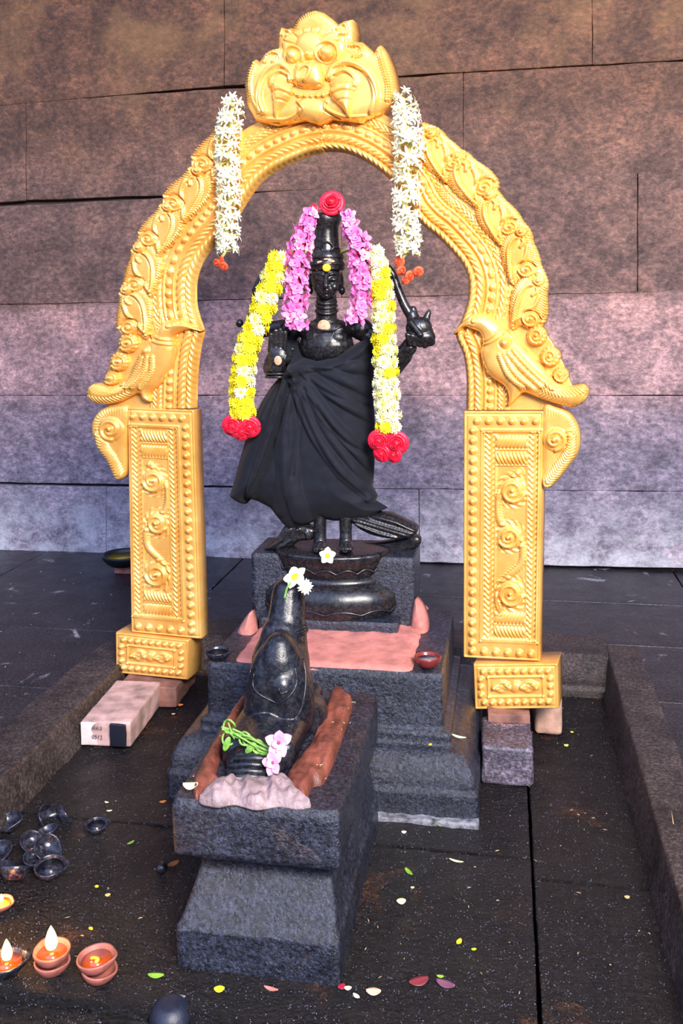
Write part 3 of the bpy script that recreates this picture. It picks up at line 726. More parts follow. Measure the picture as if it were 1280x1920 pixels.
V, F = relief(np.array(poly, float), clothh, mapY(IY+.005), 2.2, -30, lambda P, s: -30*inflate(s, 60)-2)
cl = obj('draped_cloth', V, F, M['cloth']); tag(cl, 'black cotton cloth wrapped and pleated round the stone idol like a skirt', 'cloth')
sm = cl.modifiers.new('soft', 'SMOOTH'); sm.iterations = 2; sm.factor = .5

# ------------------------------------------------------------------ flowers
def petal(mb, ang, L, W, lift, curl, base=0.0, z0=0.0, n=4, twist=0, tip=.25, notch=0):
    """one curved petal strip pointing along ang in the xy plane, +z is the flower axis"""
    V = []; ca, sa = cos(ang), sin(ang)
    for k in range(n+1):
        t_ = k/n; r = base+L*t_*cos(lift); z = z0+L*t_*sin(lift)-curl*L*t_*t_
        wd = W*(sin(pi*min(1, t_*.85+.12))**.8)*(1 if t_ < 1 else tip*2)
        for sgn in (-1, 0, 1):
            y = wd*sgn*.5; zz = z+(abs(sgn)*W*.12)
            V.append((r*ca-y*sa, r*sa+y*ca, zz))
    F = []
    for k in range(n):
        for j in range(2): a = k*3+j; F.append((a, a+1, a+4, a+3))
    mb.add(V, F)
def mesh_of(mbs, name):
    me = bpy.data.meshes.new(name); V = []; F = []; mi = []
    for i, (mb_, mt) in enumerate(mbs):
        off = len(V); vv = np.concatenate(mb_.V); V += vv.tolist(); F += [tuple(j+off for j in f) for f in mb_.F]; mi += [i]*len(mb_.F); me.materials.append(mt)
    me.from_pydata(V, [], F); me.polygons.foreach_set('material_index', mi); me.polygons.foreach_set('use_smooth', [True]*len(F)); me.update(); return me
def chrys(mp, md, name, seed):
    random.seed(seed); p = MB(); d = MB()
    for lay, (n, L, lift, z0) in enumerate([(14, .0215, .05, 0), (13, .019, .35, .001), (11, .0155, .70, .002), (8, .011, 1.05, .003)]):
        for k in range(n): petal(p, 2*pi*(k+.5*lay)/n+random.uniform(-.1, .1), L*random.uniform(.9, 1.1), .0075, lift+random.uniform(-.12, .12), .15, .001, z0)
    d.add(*ellipsoid((0, 0, .003), (.006, .006, .005), None, 10, 6)); d.add(*ellipsoid((0, 0, -.004), (.012, .012, .006), None, 10, 6))
    return mesh_of([(p, mp), (d, md)], name)
def oleander(mp, name, seed):
    random.seed(seed); p = MB(); d = MB()
    for k in range(5): petal(p, 2*pi*k/5+random.uniform(-.2, .2), .0195*random.uniform(.85, 1.1), .0165, .25+random.uniform(-.2, .35), random.uniform(0, .5), .002, 0, 5, tip=.35)
    for k in range(4): petal(p, 2*pi*k/4+.4+random.uniform(-.2, .2), .0135, .012, .75, .3, .001, .001, 4, tip=.35)
    d.add(*ellipsoid((0, 0, .001), (.004, .004, .003), None, 8, 6)); d.add(*tube([(0, 0, 0), (0, 0, -.014)], [.0035, .0018], 6))
    return mesh_of([(p, mp), (d, M['throat'])], name)
def tuberose(name, seed):
    random.seed(seed); p = MB(); d = MB()
    for k in range(6): petal(p, 2*pi*k/6+random.uniform(-.15, .15), .0190*random.uniform(.9, 1.2), .0060, .55+random.uniform(-.25, .3), .35, .002, .012, 4, tip=.15)
    for k in range(5): petal(p, 2*pi*k/5+.3, .011, .005, 1.0, .2, .001, .012, 3, tip=.15)
    d.add(*tube([(0, 0, -.014), (0, 0, 0), (0, 0, .013)], [.0015, .0022, .0035], 7))
    return mesh_of([(p, M['white']), (d, M['ywhite'])], name)
def rose(mat, name, seed, R=.026):
    random.seed(seed); p = MB()
    for lay, (n, r, h) in enumerate([(3, .20, .9), (4, .36, .86), (5, .55, .74), (5, .75, .56), (6, .95, .36)]):
        for k in range(n):
            a0 = 2*pi*k/n+lay*1.1+random.uniform(-.15, .15); V = []; nu, nv = 7, 6; span = 2*pi/n*.85
            for j in range(nv):
                t_ = j/(nv-1)
                for i in range(nu):
                    s_ = -1+2*i/(nu-1); a = a0+s_*span*.62; rr = R*r*(.35+.65*sin(t_*pi*.55)+.10*lay*t_*t_*.6); z = R*(h*sin(t_*pi*.5)*1.1-.25*t_*t_*t_*lay*.35)*(1-.18*s_*s_*t_)
                    V.append((rr*cos(a), rr*sin(a), z+R*.04*random.uniform(-1, 1)*t_))
            p.add(V, grid_faces(nu, nv))
    p.add(*ellipsoid((0, 0, R*.35), (R*.45, R*.45, R*.45), None, 12, 8))
    return mesh_of([(p, mat)], name)
def frangipani(name):
    p = MB(); q = MB()
    for k in range(5): petal(p, 2*pi*k/5, .030, .026, .15, .12, .002, 0, 6, tip=.4)
    q.add(*ellipsoid((0, 0, .004), (.010, .010, .004), None, 14, 8)); return mesh_of([(p, M['white']), (q, M['yellow'])], name)
def quat(nrm, spin=0): 
    q = Vector(nrm).normalized().to_track_quat('Z', 'Y'); return q @ Quaternion((0, 0, 1), spin)
def place(me, name, pos, nrm, sc_=1.0, parent=None, spin=None):
    o = bpy.data.objects.new(name, me); C.objects.link(o); L = wloc(parent) if parent is not None else Vector((0, 0, 0))
    if parent is not None: o.parent = parent
    o.rotation_mode = 'QUATERNION'; o.location = Vector(pos)-L; o.rotation_quaternion = quat(nrm, random.uniform(0, 6.28) if spin is None else spin); o.scale = (sc_,)*3
    return o
ch_y = [chrys(M['yellow'], M['disc'], 'yellow_chrysanthemum', i) for i in range(2)]
ch_l = [chrys(M['lemon'], M['disc'], 'lemon_chrysanthemum', i+5) for i in range(2)]
ch_c = [chrys(M['cream'], M['disc'], 'cream_chrysanthemum', i+9) for i in range(2)]
ol = [oleander(M['pink'], 'pink_oleander', i) for i in range(4)]+[oleander(M['pinklight'], 'light_oleander', 11)]
tb = [tuberose('tuberose_floret', i) for i in range(4)]
rs = [rose(M['rose'], 'crimson_rose', i) for i in range(2)]
rs_o = [rose(M['orange_red'], 'orange_rosebud', i+4, .014) for i in range(2)]
random.seed(21)
def pathpts(pts, step, Y):
    L = smoothline(pts, 10); d = np.concatenate([[0], np.cumsum(np.hypot(*np.diff(L[:, :2], axis=0).T))]); n = int(d[-1]/step)+1
    tt = np.linspace(0, d[-1], n); return np.stack([np.interp(tt, d, L[:, k]) for k in range(L.shape[1])], 1)
VIEW = Vector((0.12, -1, .05)).normalized()
def strand(parent, pts, step, Yf, fl, name, angs, scl, lift=0.0, wmul=1.0, jit=.15, tilt=None):
    """pts rows: px, py, half width px.  Flowers sit round a core, facing outward (front and sides)."""
    L = pathpts(pts, step, 0); core = []
    for i, (x, y, hw_) in enumerate(L):
        Yc = Yf(x, y) if callable(Yf) else Yf; c = Vector(YP(float(x), float(y), Yc)); core.append(c); r = hw_*S*wmul
        a_off = random.uniform(-.3, .3) if len(angs) > 1 else 0
        for j, an in enumerate(angs):
            a = an+a_off+(0.35 if i % 2 else -.1)*(1 if len(angs) < 6 else 1); nrm = Vector((sin(a), -cos(a), random.uniform(-jit, jit)))
            me, k = fl(i/len(L), j)
            if tilt: nrm.z += tilt(i/len(L), j)
            place(me, name, c+Vector((sin(a)*r, -cos(a)*r*.8, random.uniform(-1, 1)*.003)), nrm, k*scl*random.uniform(.92, 1.1), parent)
    V, F = tube(core, [max(.004, float(q[2])*S*.55*wmul) for q in L], 8); return V, F

# yellow chrysanthemum garland
yg = empty('chrysanthemum_garland', ip(612, 600, -.07), 'thick yellow and cream chrysanthemum garland ending in red roses over both idol arms', 'garland')
GY = IY-.105
def fly(t_, j):
    r = random.random(); p = random.random() < .5
    return (ch_y[p] if r < .68 else ch_l[p] if r < .90 else ch_c[p]), 1.0
def flr(t_, j):
    r = random.random(); p = random.random() < .5
    return (ch_c[p] if r < .34 else ch_l[p] if r < .62 else ch_y[p]), 1.0
Lp = [(522, 482, 12), (512, 520, 17), (500, 555, 19), (487, 600, 20), (467, 640, 19), (457, 690, 19), (454, 740, 19), (455, 774, 19)]
Rp = [(704, 474, 8), (712, 510, 14), (718, 570, 17), (720, 640, 18), (723, 700, 20), (726, 760, 20), (729, 800, 20)]
core = MB()
core.add(*strand(yg, Lp, 19.5, GY, fly, 'chrysanthemum', (-1.15, -.05, 1.1), 1.12, wmul=.9))
core.add(*strand(yg, Rp, 19.5, GY, flr, 'chrysanthemum', (-1.15, -.05, 1.1), 1.10, wmul=.85))
# string that runs round the neck
pts = smoothline([ip(522, 482, -.08), ip(560, 470, 0), ip(613, 480, .06), ip(665, 465, 0), ip(704, 474, -.08)], 6); core.add(*tube(pts, .006, 8))
core.build('garland_cord', M['ywhite'], yg)
for x, y, k in [(437, 798, 1.15), (468, 800, 1.15), (453, 808, 1.0), (711, 826, 1.15), (744, 830, 1.2), (716, 850, .9), (738, 852, .85)]:
    place(rs[random.random() < .5], 'rose', Vector(YP(float(x), float(y), GY-.008)), (random.uniform(-.25, .25), -1, -.15), k*.98, yg)

# pink oleander garland
pg = empty('oleander_garland', ip(612, 560, -.08), 'pink oleander garland framing the idol face and crown', 'garland')
flp = lambda t_, j: (ol[random.randrange(5)], 1.0)
Lq = [(582, 400, 9), (572, 430, 15), (562, 465, 21), (555, 505, 20), (556, 545, 19), (553, 580, 20), (556, 608, 17)]
Rq = [(652, 404, 7), (660, 432, 13), (675, 462, 19), (678, 505, 19), (680, 545, 18), (676, 575, 16), (664, 600, 15)]
core = MB(); PYk = IY-.105
core.add(*strand(pg, Lq, 15.5, PYk, flp, 'oleander_flower', (-1.1, -.1, 1.0), 1.02, wmul=.9, jit=.5))
core.add(*strand(pg, Rq, 15.5, PYk, flp, 'oleander_flower', (-1.1, -.1, 1.0), 1.02, wmul=.9, jit=.5))
pts = smoothline([ip(582, 400, -.1), ip(600, 392, -.06), ip(625, 390, -.05), ip(652, 404, -.1)], 6); core.add(*tube(pts, .003, 8)); core.build('garland_cord', M['throat'], pg)

# white tuberose garlands hung on the arch: positions are on the arch plane (defined below)
# ------------------------------------------------------------------ golden arch
A0 = np.array([0.0, 2.644]); A1 = np.array([-1.18, 2.862]); dA = (A0-A1)/np.linalg.norm(A0-A1); nA = np.array([dA[1], -dA[0], 0])   # towards viewer
if nA[1] > 0: nA = -nA
AP0 = np.array([A0[0], A0[1], 0])
SA = 2.78/FPX
def mapA(off=0.0):
    return lambda P, h: onplane(P[:, 0], P[:, 1], AP0, nA)+(h*SA*1.25+off)[:, None]*nA[None, :]
def AP(x, y, off=0.0): return Vector(onplane(float(x), float(y), AP0, nA)+nA*off)
ctr = AP(620, 1260); 
arch = empty('golden_arch', (ctr[0], ctr[1], .09), 'ornate embossed gold arch with birds and a lion mask framing the idol', 'arch')
def gpart(name, poly, hf, res=1.7, off=0.0, back=-8, parent=None, mat=None):
    V, F = relief(poly, hf, mapA(off), res, back); return obj(name, V, F, mat or M['gold'], parent or arch)
# band
Lin = [(606, 286), (580, 291), (545, 305), (512, 322), (486, 343), (466, 370), (444, 405), (420, 437), (395, 466), (376, 495), (366, 528), (366, 569), (372, 595), (380, 622), (374, 650), (368, 700), (366, 765)]
Rin = [(604, 284), (630, 284), (655, 289), (688, 305), (723, 331), (752, 363), (770, 397), (795, 426), (820, 446), (845, 472), (865, 497), (875, 522), (876, 547), (872, 572), (862, 600), (852, 628), (866, 665), (872, 708), (872, 768)]
def off_curve(L, w, side):
    L = np.asarray(L); t_ = np.gradient(L, axis=0); t_ /= np.linalg.norm(t_, axis=1)[:, None]; n = np.stack([-t_[:, 1], t_[:, 0]], 1)*side
    return L+n*w
def band(inn, side, name, sidepoly):
    L = smoothline(inn, 8)
    # the outer edge: offset, flaring slightly
    O = off_curve(L, 94, side); cut = [i for i, p in enumerate(L) if p[1] < 640 or True]
    O2 = off_curve(smoothline(inn[:14], 8), 94, side)
    top = inn[0]
    O2 = O2[O2[:, 1] > 205]
    O2[:, 0] = np.minimum(O2[:, 0], 606) if side > 0 else np.maximum(O2[:, 0], 604)
    endx = sidepoly
    poly = np.concatenate([L, np.array(endx, float), O2[::-1], np.array([[top[0], 210]])])
    def hf(P, s):
        d, arc, near, sd = pdist(P, L)
        h = 3+np.zeros(len(P))
        # stepped mouldings, innermost lowest
        h += -10*np.exp(-((d-0)/5.0)**2)
        h += 3.0*arc_h(d-9, 7)+1.2*np.sin(2*pi*(arc+1.2*d)/11)*(np.abs(d-9) < 6)
        h += -3*np.exp(-((d-17.5)/1.8)**2)
        h += 4.0*arc_h(d-25, 7)+1.2*np.sin(2*pi*(arc-1.2*d)/11)*(np.abs(d-25) < 6)
        h += -4*np.exp(-((d-34)/2.0)**2)+2.2*arc_h(d-38, 3)
        h += 2.2*arc_h(d-57, 2.6)-2*np.exp(-((d-60.5)/1.4)**2)
        ph = (arc % 15.5)-7.75; h += 5.2*arc_h(np.hypot(d-47, ph), 5.6)
        h += (1.6*np.sin(2*pi*(arc+.8*np.abs(d-70)*2)/9)+2)*(np.abs(d-70) < 7)
        h += 2.5*arc_h(d-80, 3)
        return h
    return gpart(name, poly, hf, 1.5)
band(Lin, 1, 'arch_band', [(243, 766), (205, 762), (196, 735), (199, 712), (209, 680), (225, 650), (239, 622), (262, 600)])
band(Rin, -1, 'arch_band', [(1020, 768), (1088, 755), (1070, 718), (1055, 680), (1034, 640), (1012, 608), (985, 600)])

# generic flame leaf, traced once, in its own frame from tip A to base B
TA, TB = np.array([912., 345.]), np.array([942., 460.])
tmpl = dict(
    poly=[(905, 343), (914, 346), (926, 352), (936, 361), (946, 377), (958, 390), (968, 404), (974, 420), (972, 434), (962, 444), (950, 447), (946, 462), (936, 458), (920, 440), (905, 418), (898, 396), (899, 372), (903, 358)],
    tipc=(921, 366), botc=(954, 427), mid=(925, 389))
tr_ = lambda p: p
def leaf(A, B, mirror, name='leaf_scroll', k=1.0):
    A = np.array(A, float); B = np.array(B, float); u = TB-TA; v = B-A; s_ = np.linalg.norm(v)/np.linalg.norm(u)
    def fwd(p):
        p = np.atleast_2d(np.array(p, float))-TA
        if mirror: p = p*[-1, 1]; uu = u*[-1, 1]
        else: uu = u
        a = math.atan2(v[1], v[0])-math.atan2(uu[1], uu[0]); R = np.array([[cos(a), -sin(a)], [sin(a), cos(a)]]); un = uu/np.linalg.norm(uu); al = (p@un)[:, None]*un; p = al+(p-al)*1.16; return (p@R.T)*s_+A
    def inv(P):
        uu = u*[-1, 1] if mirror else u; a = math.atan2(v[1], v[0])-math.atan2(uu[1], uu[0]); R = np.array([[cos(a), -sin(a)], [sin(a), cos(a)]])
        q = ((P-A)/s_)@R; un = uu/np.linalg.norm(uu); al = (q@un)[:, None]*un; q = al+(q-al)/1.16
        if mirror: q = q*[-1, 1]
        return q+TA
    poly = closedline(tmpl['poly'], 6); n = len(poly); c0 = poly.mean(0)
    # serrated rim
    ser = 1+.018*np.sign(np.sin(np.arange(n)*2.2)); polys = c0+(poly-c0)*ser[:, None]
    mids = smoothline([(940, 458), (925, 430), (915, 405), (915, 385), (924, 376), (932, 382), (931, 392)], 6)
    mids2 = smoothline([(938, 450), (941, 425), (944, 405), (940, 388)], 6)
    rim = smoothline([(938, 366), (952, 384), (964, 402), (968, 416)], 6)
    sp1 = spiral(*tmpl['tipc'], 9.5, 1.6, -2.4, 1); sp2 = spiral(*tmpl['botc'], 13.5, 1.7, 2.6, -1)
    def hf(P, s):
        Q = inv(P); h = 5+7*inflate(s/s_, 12)
        dd, arc, _, _ = pdist(Q, rim); h += 2.3*np.sin(2*pi*(arc+.5*dd)/4.6)*np.exp(-(dd/10)**4)
        d2, arc2, _, _ = pdist(Q, smoothline([(900, 375), (903, 400), (918, 430), (938, 455)], 6)); h += 1.9*np.sin(2*pi*(arc2-d2)/4.8)*np.exp(-(d2/8)**4)
        h += stroke(Q, mids, 3.0, 4.2)+stroke(Q, mids2, 3.0, 4.2)+groove(Q, mids+np.array([3.6, 0]), 1.3, 3.0)
        for sp_, c_, r_2 in ((sp1, tmpl['tipc'], 11), (sp2, tmpl['botc'], 15.5)):
            dc = np.hypot(*(Q-np.array(c_)).T); mk = dc < r_2
            h = np.where(mk, 8+3*inflate(np.clip(r_2-dc, 0, 99), 8), h)+stroke(Q, sp_, 2.7, 4.8)*(dc < r_2+2); h += blob(Q, c_, 4, 4.5)
            h += groove(Q, spiral(c_[0], c_[1], r_2, 1, 0, 1, r_2, 40), 1.2, 3.4)
        return h
    return gpart(name, fwd(polys), hf, 1.35, parent=arch)
for A, B in [((800, 232), (842, 345)), ((846, 276), (903, 392)), ((908, 345), (944, 462)), ((978, 412), (962, 532)), ((1018, 503), (962, 614))]: leaf(A, B, False)
for A, B in [((440, 222), (402, 347)), ((390, 300), (345, 420)), ((332, 368), (300, 482)), ((268, 442), (288, 557)), ((241, 520), (280, 632))]: leaf(A, B, True)
# trailing curls beside the birds
def curl(cx_, cy_, r, sgn, a0):
    poly = spiral(cx_, cy_, r, 1, 0, 1, r, 40)[:-1]
    sp_ = spiral(cx_, cy_, r*.8, 1.9, a0, sgn)
    def hf(P, s):
        dc = np.hypot(*(P-np.array([cx_, cy_])).T); a = np.arctan2(P[:, 1]-cy_, P[:, 0]-cx_)
        return 7+4*inflate(s, 7)+stroke(P, sp_, 2.8, 4.8)+blob(P, (cx_, cy_), 4, 5)+1.3*np.sin(a*13+dc*.4)*(dc > r*.76)
    gpart('curl', poly, hf, 1.35)
for x, y, r in [(246, 642, 19), (229, 677, 18), (215, 708, 14)]: curl(x, y, r, -1, 2.5)
for x, y, r in [(1008, 629, 19), (1033, 668, 19), (1052, 702, 15)]: curl(x, y, r, 1, .6)
# brackets below the birds
def bracket(mir):
    X = (lambda x: x) if not mir else (lambda x: 1263-(x-0)*1.0)
    pl = [(244, 762), (214, 760), (192, 768), (178, 785), (175, 806), (182, 830), (196, 850), (208, 868), (219, 892), (232, 897), (240, 880), (242, 820)]
    if mir: pl = [(1019, 762), (1046, 762), (1068, 774), (1084, 798), (1088, 826), (1082, 852), (1064, 878), (1046, 900), (1030, 913), (1018, 905), (1018, 850)]
    c_ = (215, 803) if not mir else (1043, 822); tail = [(196, 812), (200, 838), (216, 862), (228, 890)] if not mir else [(1070, 815), (1068, 846), (1050, 874), (1028, 902)]
    tl = smoothline(tail, 8); sp_ = spiral(c_[0], c_[1], 20, 1.8, 1.5, 1 if not mir else -1); L2 = smoothline([(238, 770), (210, 770), (192, 782), (190, 805)] if not mir else [(1024, 770), (1050, 772), (1072, 790), (1078, 815)], 8)
    def hf(P, s):
        d, arc, _, _ = pdist(P, tl); h = 3+7*inflate(s, 12)+5*arc_h(d, 12)+1.5*np.sin(2*pi*(arc+.6*d)/5.2)*(d < 12)
        dc = np.hypot(*(P-np.array(c_)).T); h = np.where(dc < 24, 8+5*inflate(24-np.minimum(dc, 24), 10), h)+stroke(P, sp_, 4, 4.5)+blob(P, c_, 6, 4)
        d3, arc3, _, _ = pdist(P, L2); h += 1.4*np.sin(2*pi*arc3/5)*np.exp(-(d3/6)**2)
        return h
    gpart('scroll_bracket', closedline(pl, 5), hf, 1.5)
bracket(False); bracket(True)

# birds in relief
def bird(right):
    if right:
        pl = [(852, 628), (862, 612), (872, 602), (886, 591), (909, 587), (926, 596), (949, 613), (972, 636), (1000, 665), (1029, 696), (1046, 716), (1072, 722), (1095, 719), (1105, 733), (1095, 753), (1075, 762), (1046, 756), (1012, 745), (986, 735), (975, 742), (965, 752), (954, 760), (956, 744), (949, 724), (923, 705), (909, 682), (904, 659), (908, 642), (903, 624), (886, 616), (872, 613)]
        T = lambda p: p
        roundel = (953, 641); eye = (893, 601); wing = [(955, 655), (975, 690), (1005, 715), (1040, 735)]
        collars = [[(905, 640), (925, 632), (945, 614)], [(908, 646), (930, 638), (952, 620)]]; tailc = [(1010, 728), (1050, 742), (1100, 735)]
        feathers = [[(958, 660), (985, 690), (1020, 722)], [(950, 662), (972, 698), (1005, 728)], [(968, 655), (1000, 690), (1040, 726)], [(942, 665), (958, 700), (985, 725)]]
        beak = [(860, 622), (872, 609), (888, 603)]
    else:
        pl = [(381, 621), (366, 610), (352, 602), (334, 598), (318, 601), (306, 612), (298, 628), (282, 648), (264, 676), (254, 700), (238, 716), (215, 722), (192, 717), (176, 722), (171, 738), (180, 751), (200, 757), (228, 753), (252, 742), (268, 736), (276, 748), (290, 752), (288, 736), (304, 722), (320, 700), (332, 676), (336, 652), (332, 632), (345, 622), (362, 617)]
        roundel = (284, 655); eye = (327, 610); collars = [[(298, 628), (312, 634), (334, 638)], [(292, 636), (310, 642), (336, 646)]]; tailc = [(262, 728), (220, 742), (175, 738)]
        feathers = [[(280, 668), (268, 695), (250, 722)], [(290, 668), (284, 695), (262, 725)], [(272, 664), (258, 692), (240, 718)], [(300, 668), (298, 698), (278, 725)]]
        beak = [(375, 618), (360, 609), (345, 606)]
    tl = smoothline(tailc, 8)
    def hf(P, s):
        h = 9+15*inflate(s, 26)
        for f_ in feathers: 
            q = smoothline(f_, 6); d, arc, _, _ = pdist(P, q); h += 3.6*arc_h(d, 5)+1.3*np.sin(2*pi*(arc+d)/4.6)*(d < 5)
        for c_ in collars: h += stroke(P, smoothline(c_, 6), 2.2, 2.6)
        h += blob(P, roundel, 12, 3.5)+blob(P, roundel, 7, 4)+groove(P, spiral(roundel[0], roundel[1], 12, 1, 0, 1, 12, 30), 1.2, 2)
        h += blob(P, eye, 4.5, 3)+groove(P, spiral(eye[0], eye[1], 6.5, 1, 0, 1, 6.5, 30), 1, 1.6)+groove(P, smoothline(beak, 5), 1.2, 3)
        d, arc, _, _ = pdist(P, tl); h += 1.6*np.sin(2*pi*(arc+.9*d)/6.5)*(d < 20)*(arc > 8)
        return h
    gpart('bird_relief', closedline(pl, 4), hf, 1.35)
bird(False); bird(True)

# posts: u runs from the opening outwards 0..1, v downwards 0..1
def quadmap(q):
    a, b, c, d = [np.array(p, float) for p in q]   # inner top, outer top, outer bottom, inner bottom
    def f(U):
        u = U[:, 0:1]; v = U[:, 1:2]; return a*(1-u)*(1-v)+b*u*(1-v)+c*u*v+d*(1-u)*v
    return f
def post(q, name):
    f = quadmap(q); W, Hh = 140.0, 440.0
    def hf(U, s):   # U in local pixel units
        x, y = U[:, 0], U[:, 1]; h = np.full(len(U), 3.0)
        P = U
        h += 3*inflate(s, 3)
        h += -2.5*np.exp(-((s-5)/1.3)**2)
        # beads: top row, inner column, bottom row
        def row(cx_, cy_, r=6.2, a=6.5): return a*arc_h(np.hypot(x-cx_, y-cy_), r)
        for k in range(6): h += row(24+k*20.5, 17)
        for k in range(22): h += row(17, 34+k*18.0)
        for k in range(6): h += row(17+k*21.5, 426)
        for b0, b1, b2, b3 in [(32, 33, 136, 408), (36, 37, 132, 404)]:
            for L in ([(b0, b1), (b2, b1)], [(b0, b1), (b0, b3)], [(b0, b3), (b2, b3)], [(b2, b1), (b2, b3)]): h += stroke(P, np.array(L, float), 1.6, 2.4)
        inn = (x > 36) & (x < 132) & (y > 37) & (y < 404); h = np.where(inn, h-2.5, h)
        for xc in (46, 122):
            m_ = (np.abs(x-xc) < 8) & inn; h = np.where(m_, h+1.7*np.sin(2*pi*(y+1.2*np.abs(x-xc))/9.5)+1.2, h)
        for xc in (56, 113): h += stroke(P, np.array([(xc, 42), (xc, 400)], float), 1.3, 2.2)
        core_ = (x > 57) & (x < 112) & inn
        for (ya, yb, sg) in ((44, 66, 1), (72, 94, -1), (356, 376, 1), (380, 400, -1)):
            m_ = core_ & (y > ya) & (y < yb); h = np.where(m_, h+3.5*arc_h((y-(ya+yb)/2), (yb-ya)/2)+1.8*np.sin(2*pi*(x+sg*(y-ya)*.5)/6.5), h)
            h += stroke(P, np.array([(58, yb+2), (111, yb+2)], float), 1.5, 2.6)*1
        # running scroll
        main = smoothline([(66, 352), (60, 325), (78, 296), (104, 268), (104, 235), (84, 212), (64, 192), (60, 160), (72, 132), (96, 108)], 10)
        d, arc, _, _ = pdist(P, main); h = np.where(core_, h+4.5*arc_h(d, 6)+1.4*np.sin(2*pi*(arc+.8*d)/5.5)*np.exp(-(d/10)**2)*(d > 4), h)
        for c_, r_2, sg, a0 in (((88, 140), 21, 1, 0.3), ((82, 222), 19, -1, 2.6), ((86, 322), 22, 1, 0.2)):
            dc = np.hypot(x-c_[0], y-c_[1]); h = np.where(dc < r_2+3, 4+2*inflate(np.clip(r_2+3-dc, 0, 99), 8), h)+stroke(P, spiral(c_[0], c_[1], r_2, 1.9, a0, sg), 3.8, 5.2)+blob(P, c_, 5, 5)
            an = np.arctan2(y-c_[1], x-c_[0]); h = np.where((dc > r_2+2) & (dc < r_2+11) & core_, h+1.3*np.sin(an*11+dc*.5), h)
        return h
    def mp(U, h):
        P = f(U/[W, Hh]); return mapA(.004)(P, h)
    V, F = relief([(0, 0), (W, 0), (W, Hh), (0, Hh)], hf, mp, 1.5, -20)
    return obj(name, V, F, M['gold'], arch)
post([(367, 768), (243, 763), (250, 1183), (381, 1196)], 'post')
post([(871, 770), (1021, 770), (1013, 1237), (870, 1230)], 'post')
def foot(q):
    f = quadmap(q); W, Hh = 150.0, 84.0
    def hf(U, s):
        x, y = U[:, 0], U[:, 1]; P = U; h = 4+3*inflate(s, 3)-2*np.exp(-((s-5)/1.2)**2)
        for k in range(9): 
            for yy in (13, 70): h += 5.5*arc_h(np.hypot(x-(18+k*14.3), y-yy), 5.4)
        for k in range(3):
            for xx in (13, 137): h += 5.5*arc_h(np.hypot(x-xx, y-(27+k*14.5)), 5.4)
        for L in ([(26, 23), (124, 23)], [(26, 60), (124, 60)], [(26, 23), (26, 60)], [(124, 23), (124, 60)]): h += stroke(P, np.array(L, float), 1.8, 3)
        h += blob(P, (75, 41), 11, 6); 
        for sg in (-1, 1):
            for dy in (-8, 0, 8): h += stroke(P, smoothline([(75+sg*12, 41+dy*.4), (75+sg*24, 41+dy), (75+sg*38, 41+dy*.3)], 5), 4.2, 4)
        return h
    V, F = relief([(0, 0), (W, 0), (W, Hh), (0, Hh)], hf, lambda U, h: mapA(.012)(f(U/[W, Hh]), h), 1.5, -40)
    return obj('foot_block', V, F, M['gold'], arch)
foot([(360, 1196), (224, 1181), (225, 1257), (358, 1270)]); foot([(890, 1240), (1047, 1238), (1049, 1322), (893, 1324)])

# lion mask
z_ = lambda p: (400+p[0]/2.783, p[1]/2.783)
mk_poly = [z_(p) for p in [(245, 640), (205, 570), (190, 460), (205, 380), (245, 322), (262, 345), (290, 300), (330, 275), (362, 268), (362, 200), (378, 158), (410, 168), (440, 160), (470, 115), (510, 85), (555, 72), (600, 85), (640, 115), (670, 150), (700, 128), (745, 118), (755, 180), (752, 232), (800, 238), (830, 265), (858, 292), (872, 262), (892, 250), (915, 285), (945, 360), (962, 430), (972, 500), (950, 560), (890, 600), (780, 650), (640, 635), (570, 662), (500, 640), (345, 665)]]
lines = []
def zl(pts): return smoothline([z_(p) for p in pts], 6)
ridges = [(zl([(300, 600), (278, 530), (290, 450), (330, 385), (395, 358), (445, 395), (452, 440)]), 6.5, 8), (zl([(858, 600), (880, 530), (866, 450), (820, 385), (740, 350), (665, 372), (640, 430)]), 6.5, 8),
          (zl([(345, 470), (352, 425), (390, 398), (430, 415)]), 3, 4), (zl([(770, 470), (765, 425), (722, 395), (675, 415)]), 3, 4),
          (zl([(250, 350), (232, 430), (238, 520), (275, 600)]), 4, 5), (zl([(888, 285), (915, 380), (938, 470), (935, 540)]), 4, 5), (zl([(305, 345), (330, 300), (372, 300), (375, 335), (350, 345)]), 3.5, 4), (zl([(745, 262), (790, 262), (800, 305), (765, 318)]), 3.5, 4),
          (zl([(675, 178), (712, 150), (725, 195), (695, 205)]), 3, 4), (zl([(388, 205), (398, 178), (430, 190), (420, 212)]), 3, 4),
          (zl([(320, 640), (420, 640), (500, 590), (480, 550)]), 4, 4), (zl([(820, 625), (720, 630), (625, 590), (625, 550)]), 4, 4)]
fringe = [zl([(440, 190), (470, 120), (555, 80), (640, 120), (680, 180)]), zl([(215, 560), (205, 450), (235, 350)]), zl([(955, 540), (945, 440), (905, 320)]), zl([(600, 240), (660, 205), (710, 230)]), zl([(300, 300), (345, 285), (380, 300)]), zl([(720, 250), (780, 245), (820, 290)])]
def maskh(P, s):
    h = 9+12*inflate(s, 22)
    for L, w_, a_ in ridges: h += stroke(P, L, w_, a_)+groove(P, L+np.array([0, w_]), 1.5, 3.2)
    for L in fringe: 
        d, arc, _, _ = pdist(P, L); h += 2.2*np.sin(2*pi*arc/4.8)*np.exp(-(d/9)**4)
    h += blob(P, z_((540, 260)), 26, 8)+blob(P, z_((395, 440)), 26, 6)+blob(P, z_((715, 440)), 28, 6)+blob(P, z_((540, 590)), 24, 5)
    return h
mask = gpart('lion_mask', mk_poly, maskh, 1.35, off=.012, back=-18)
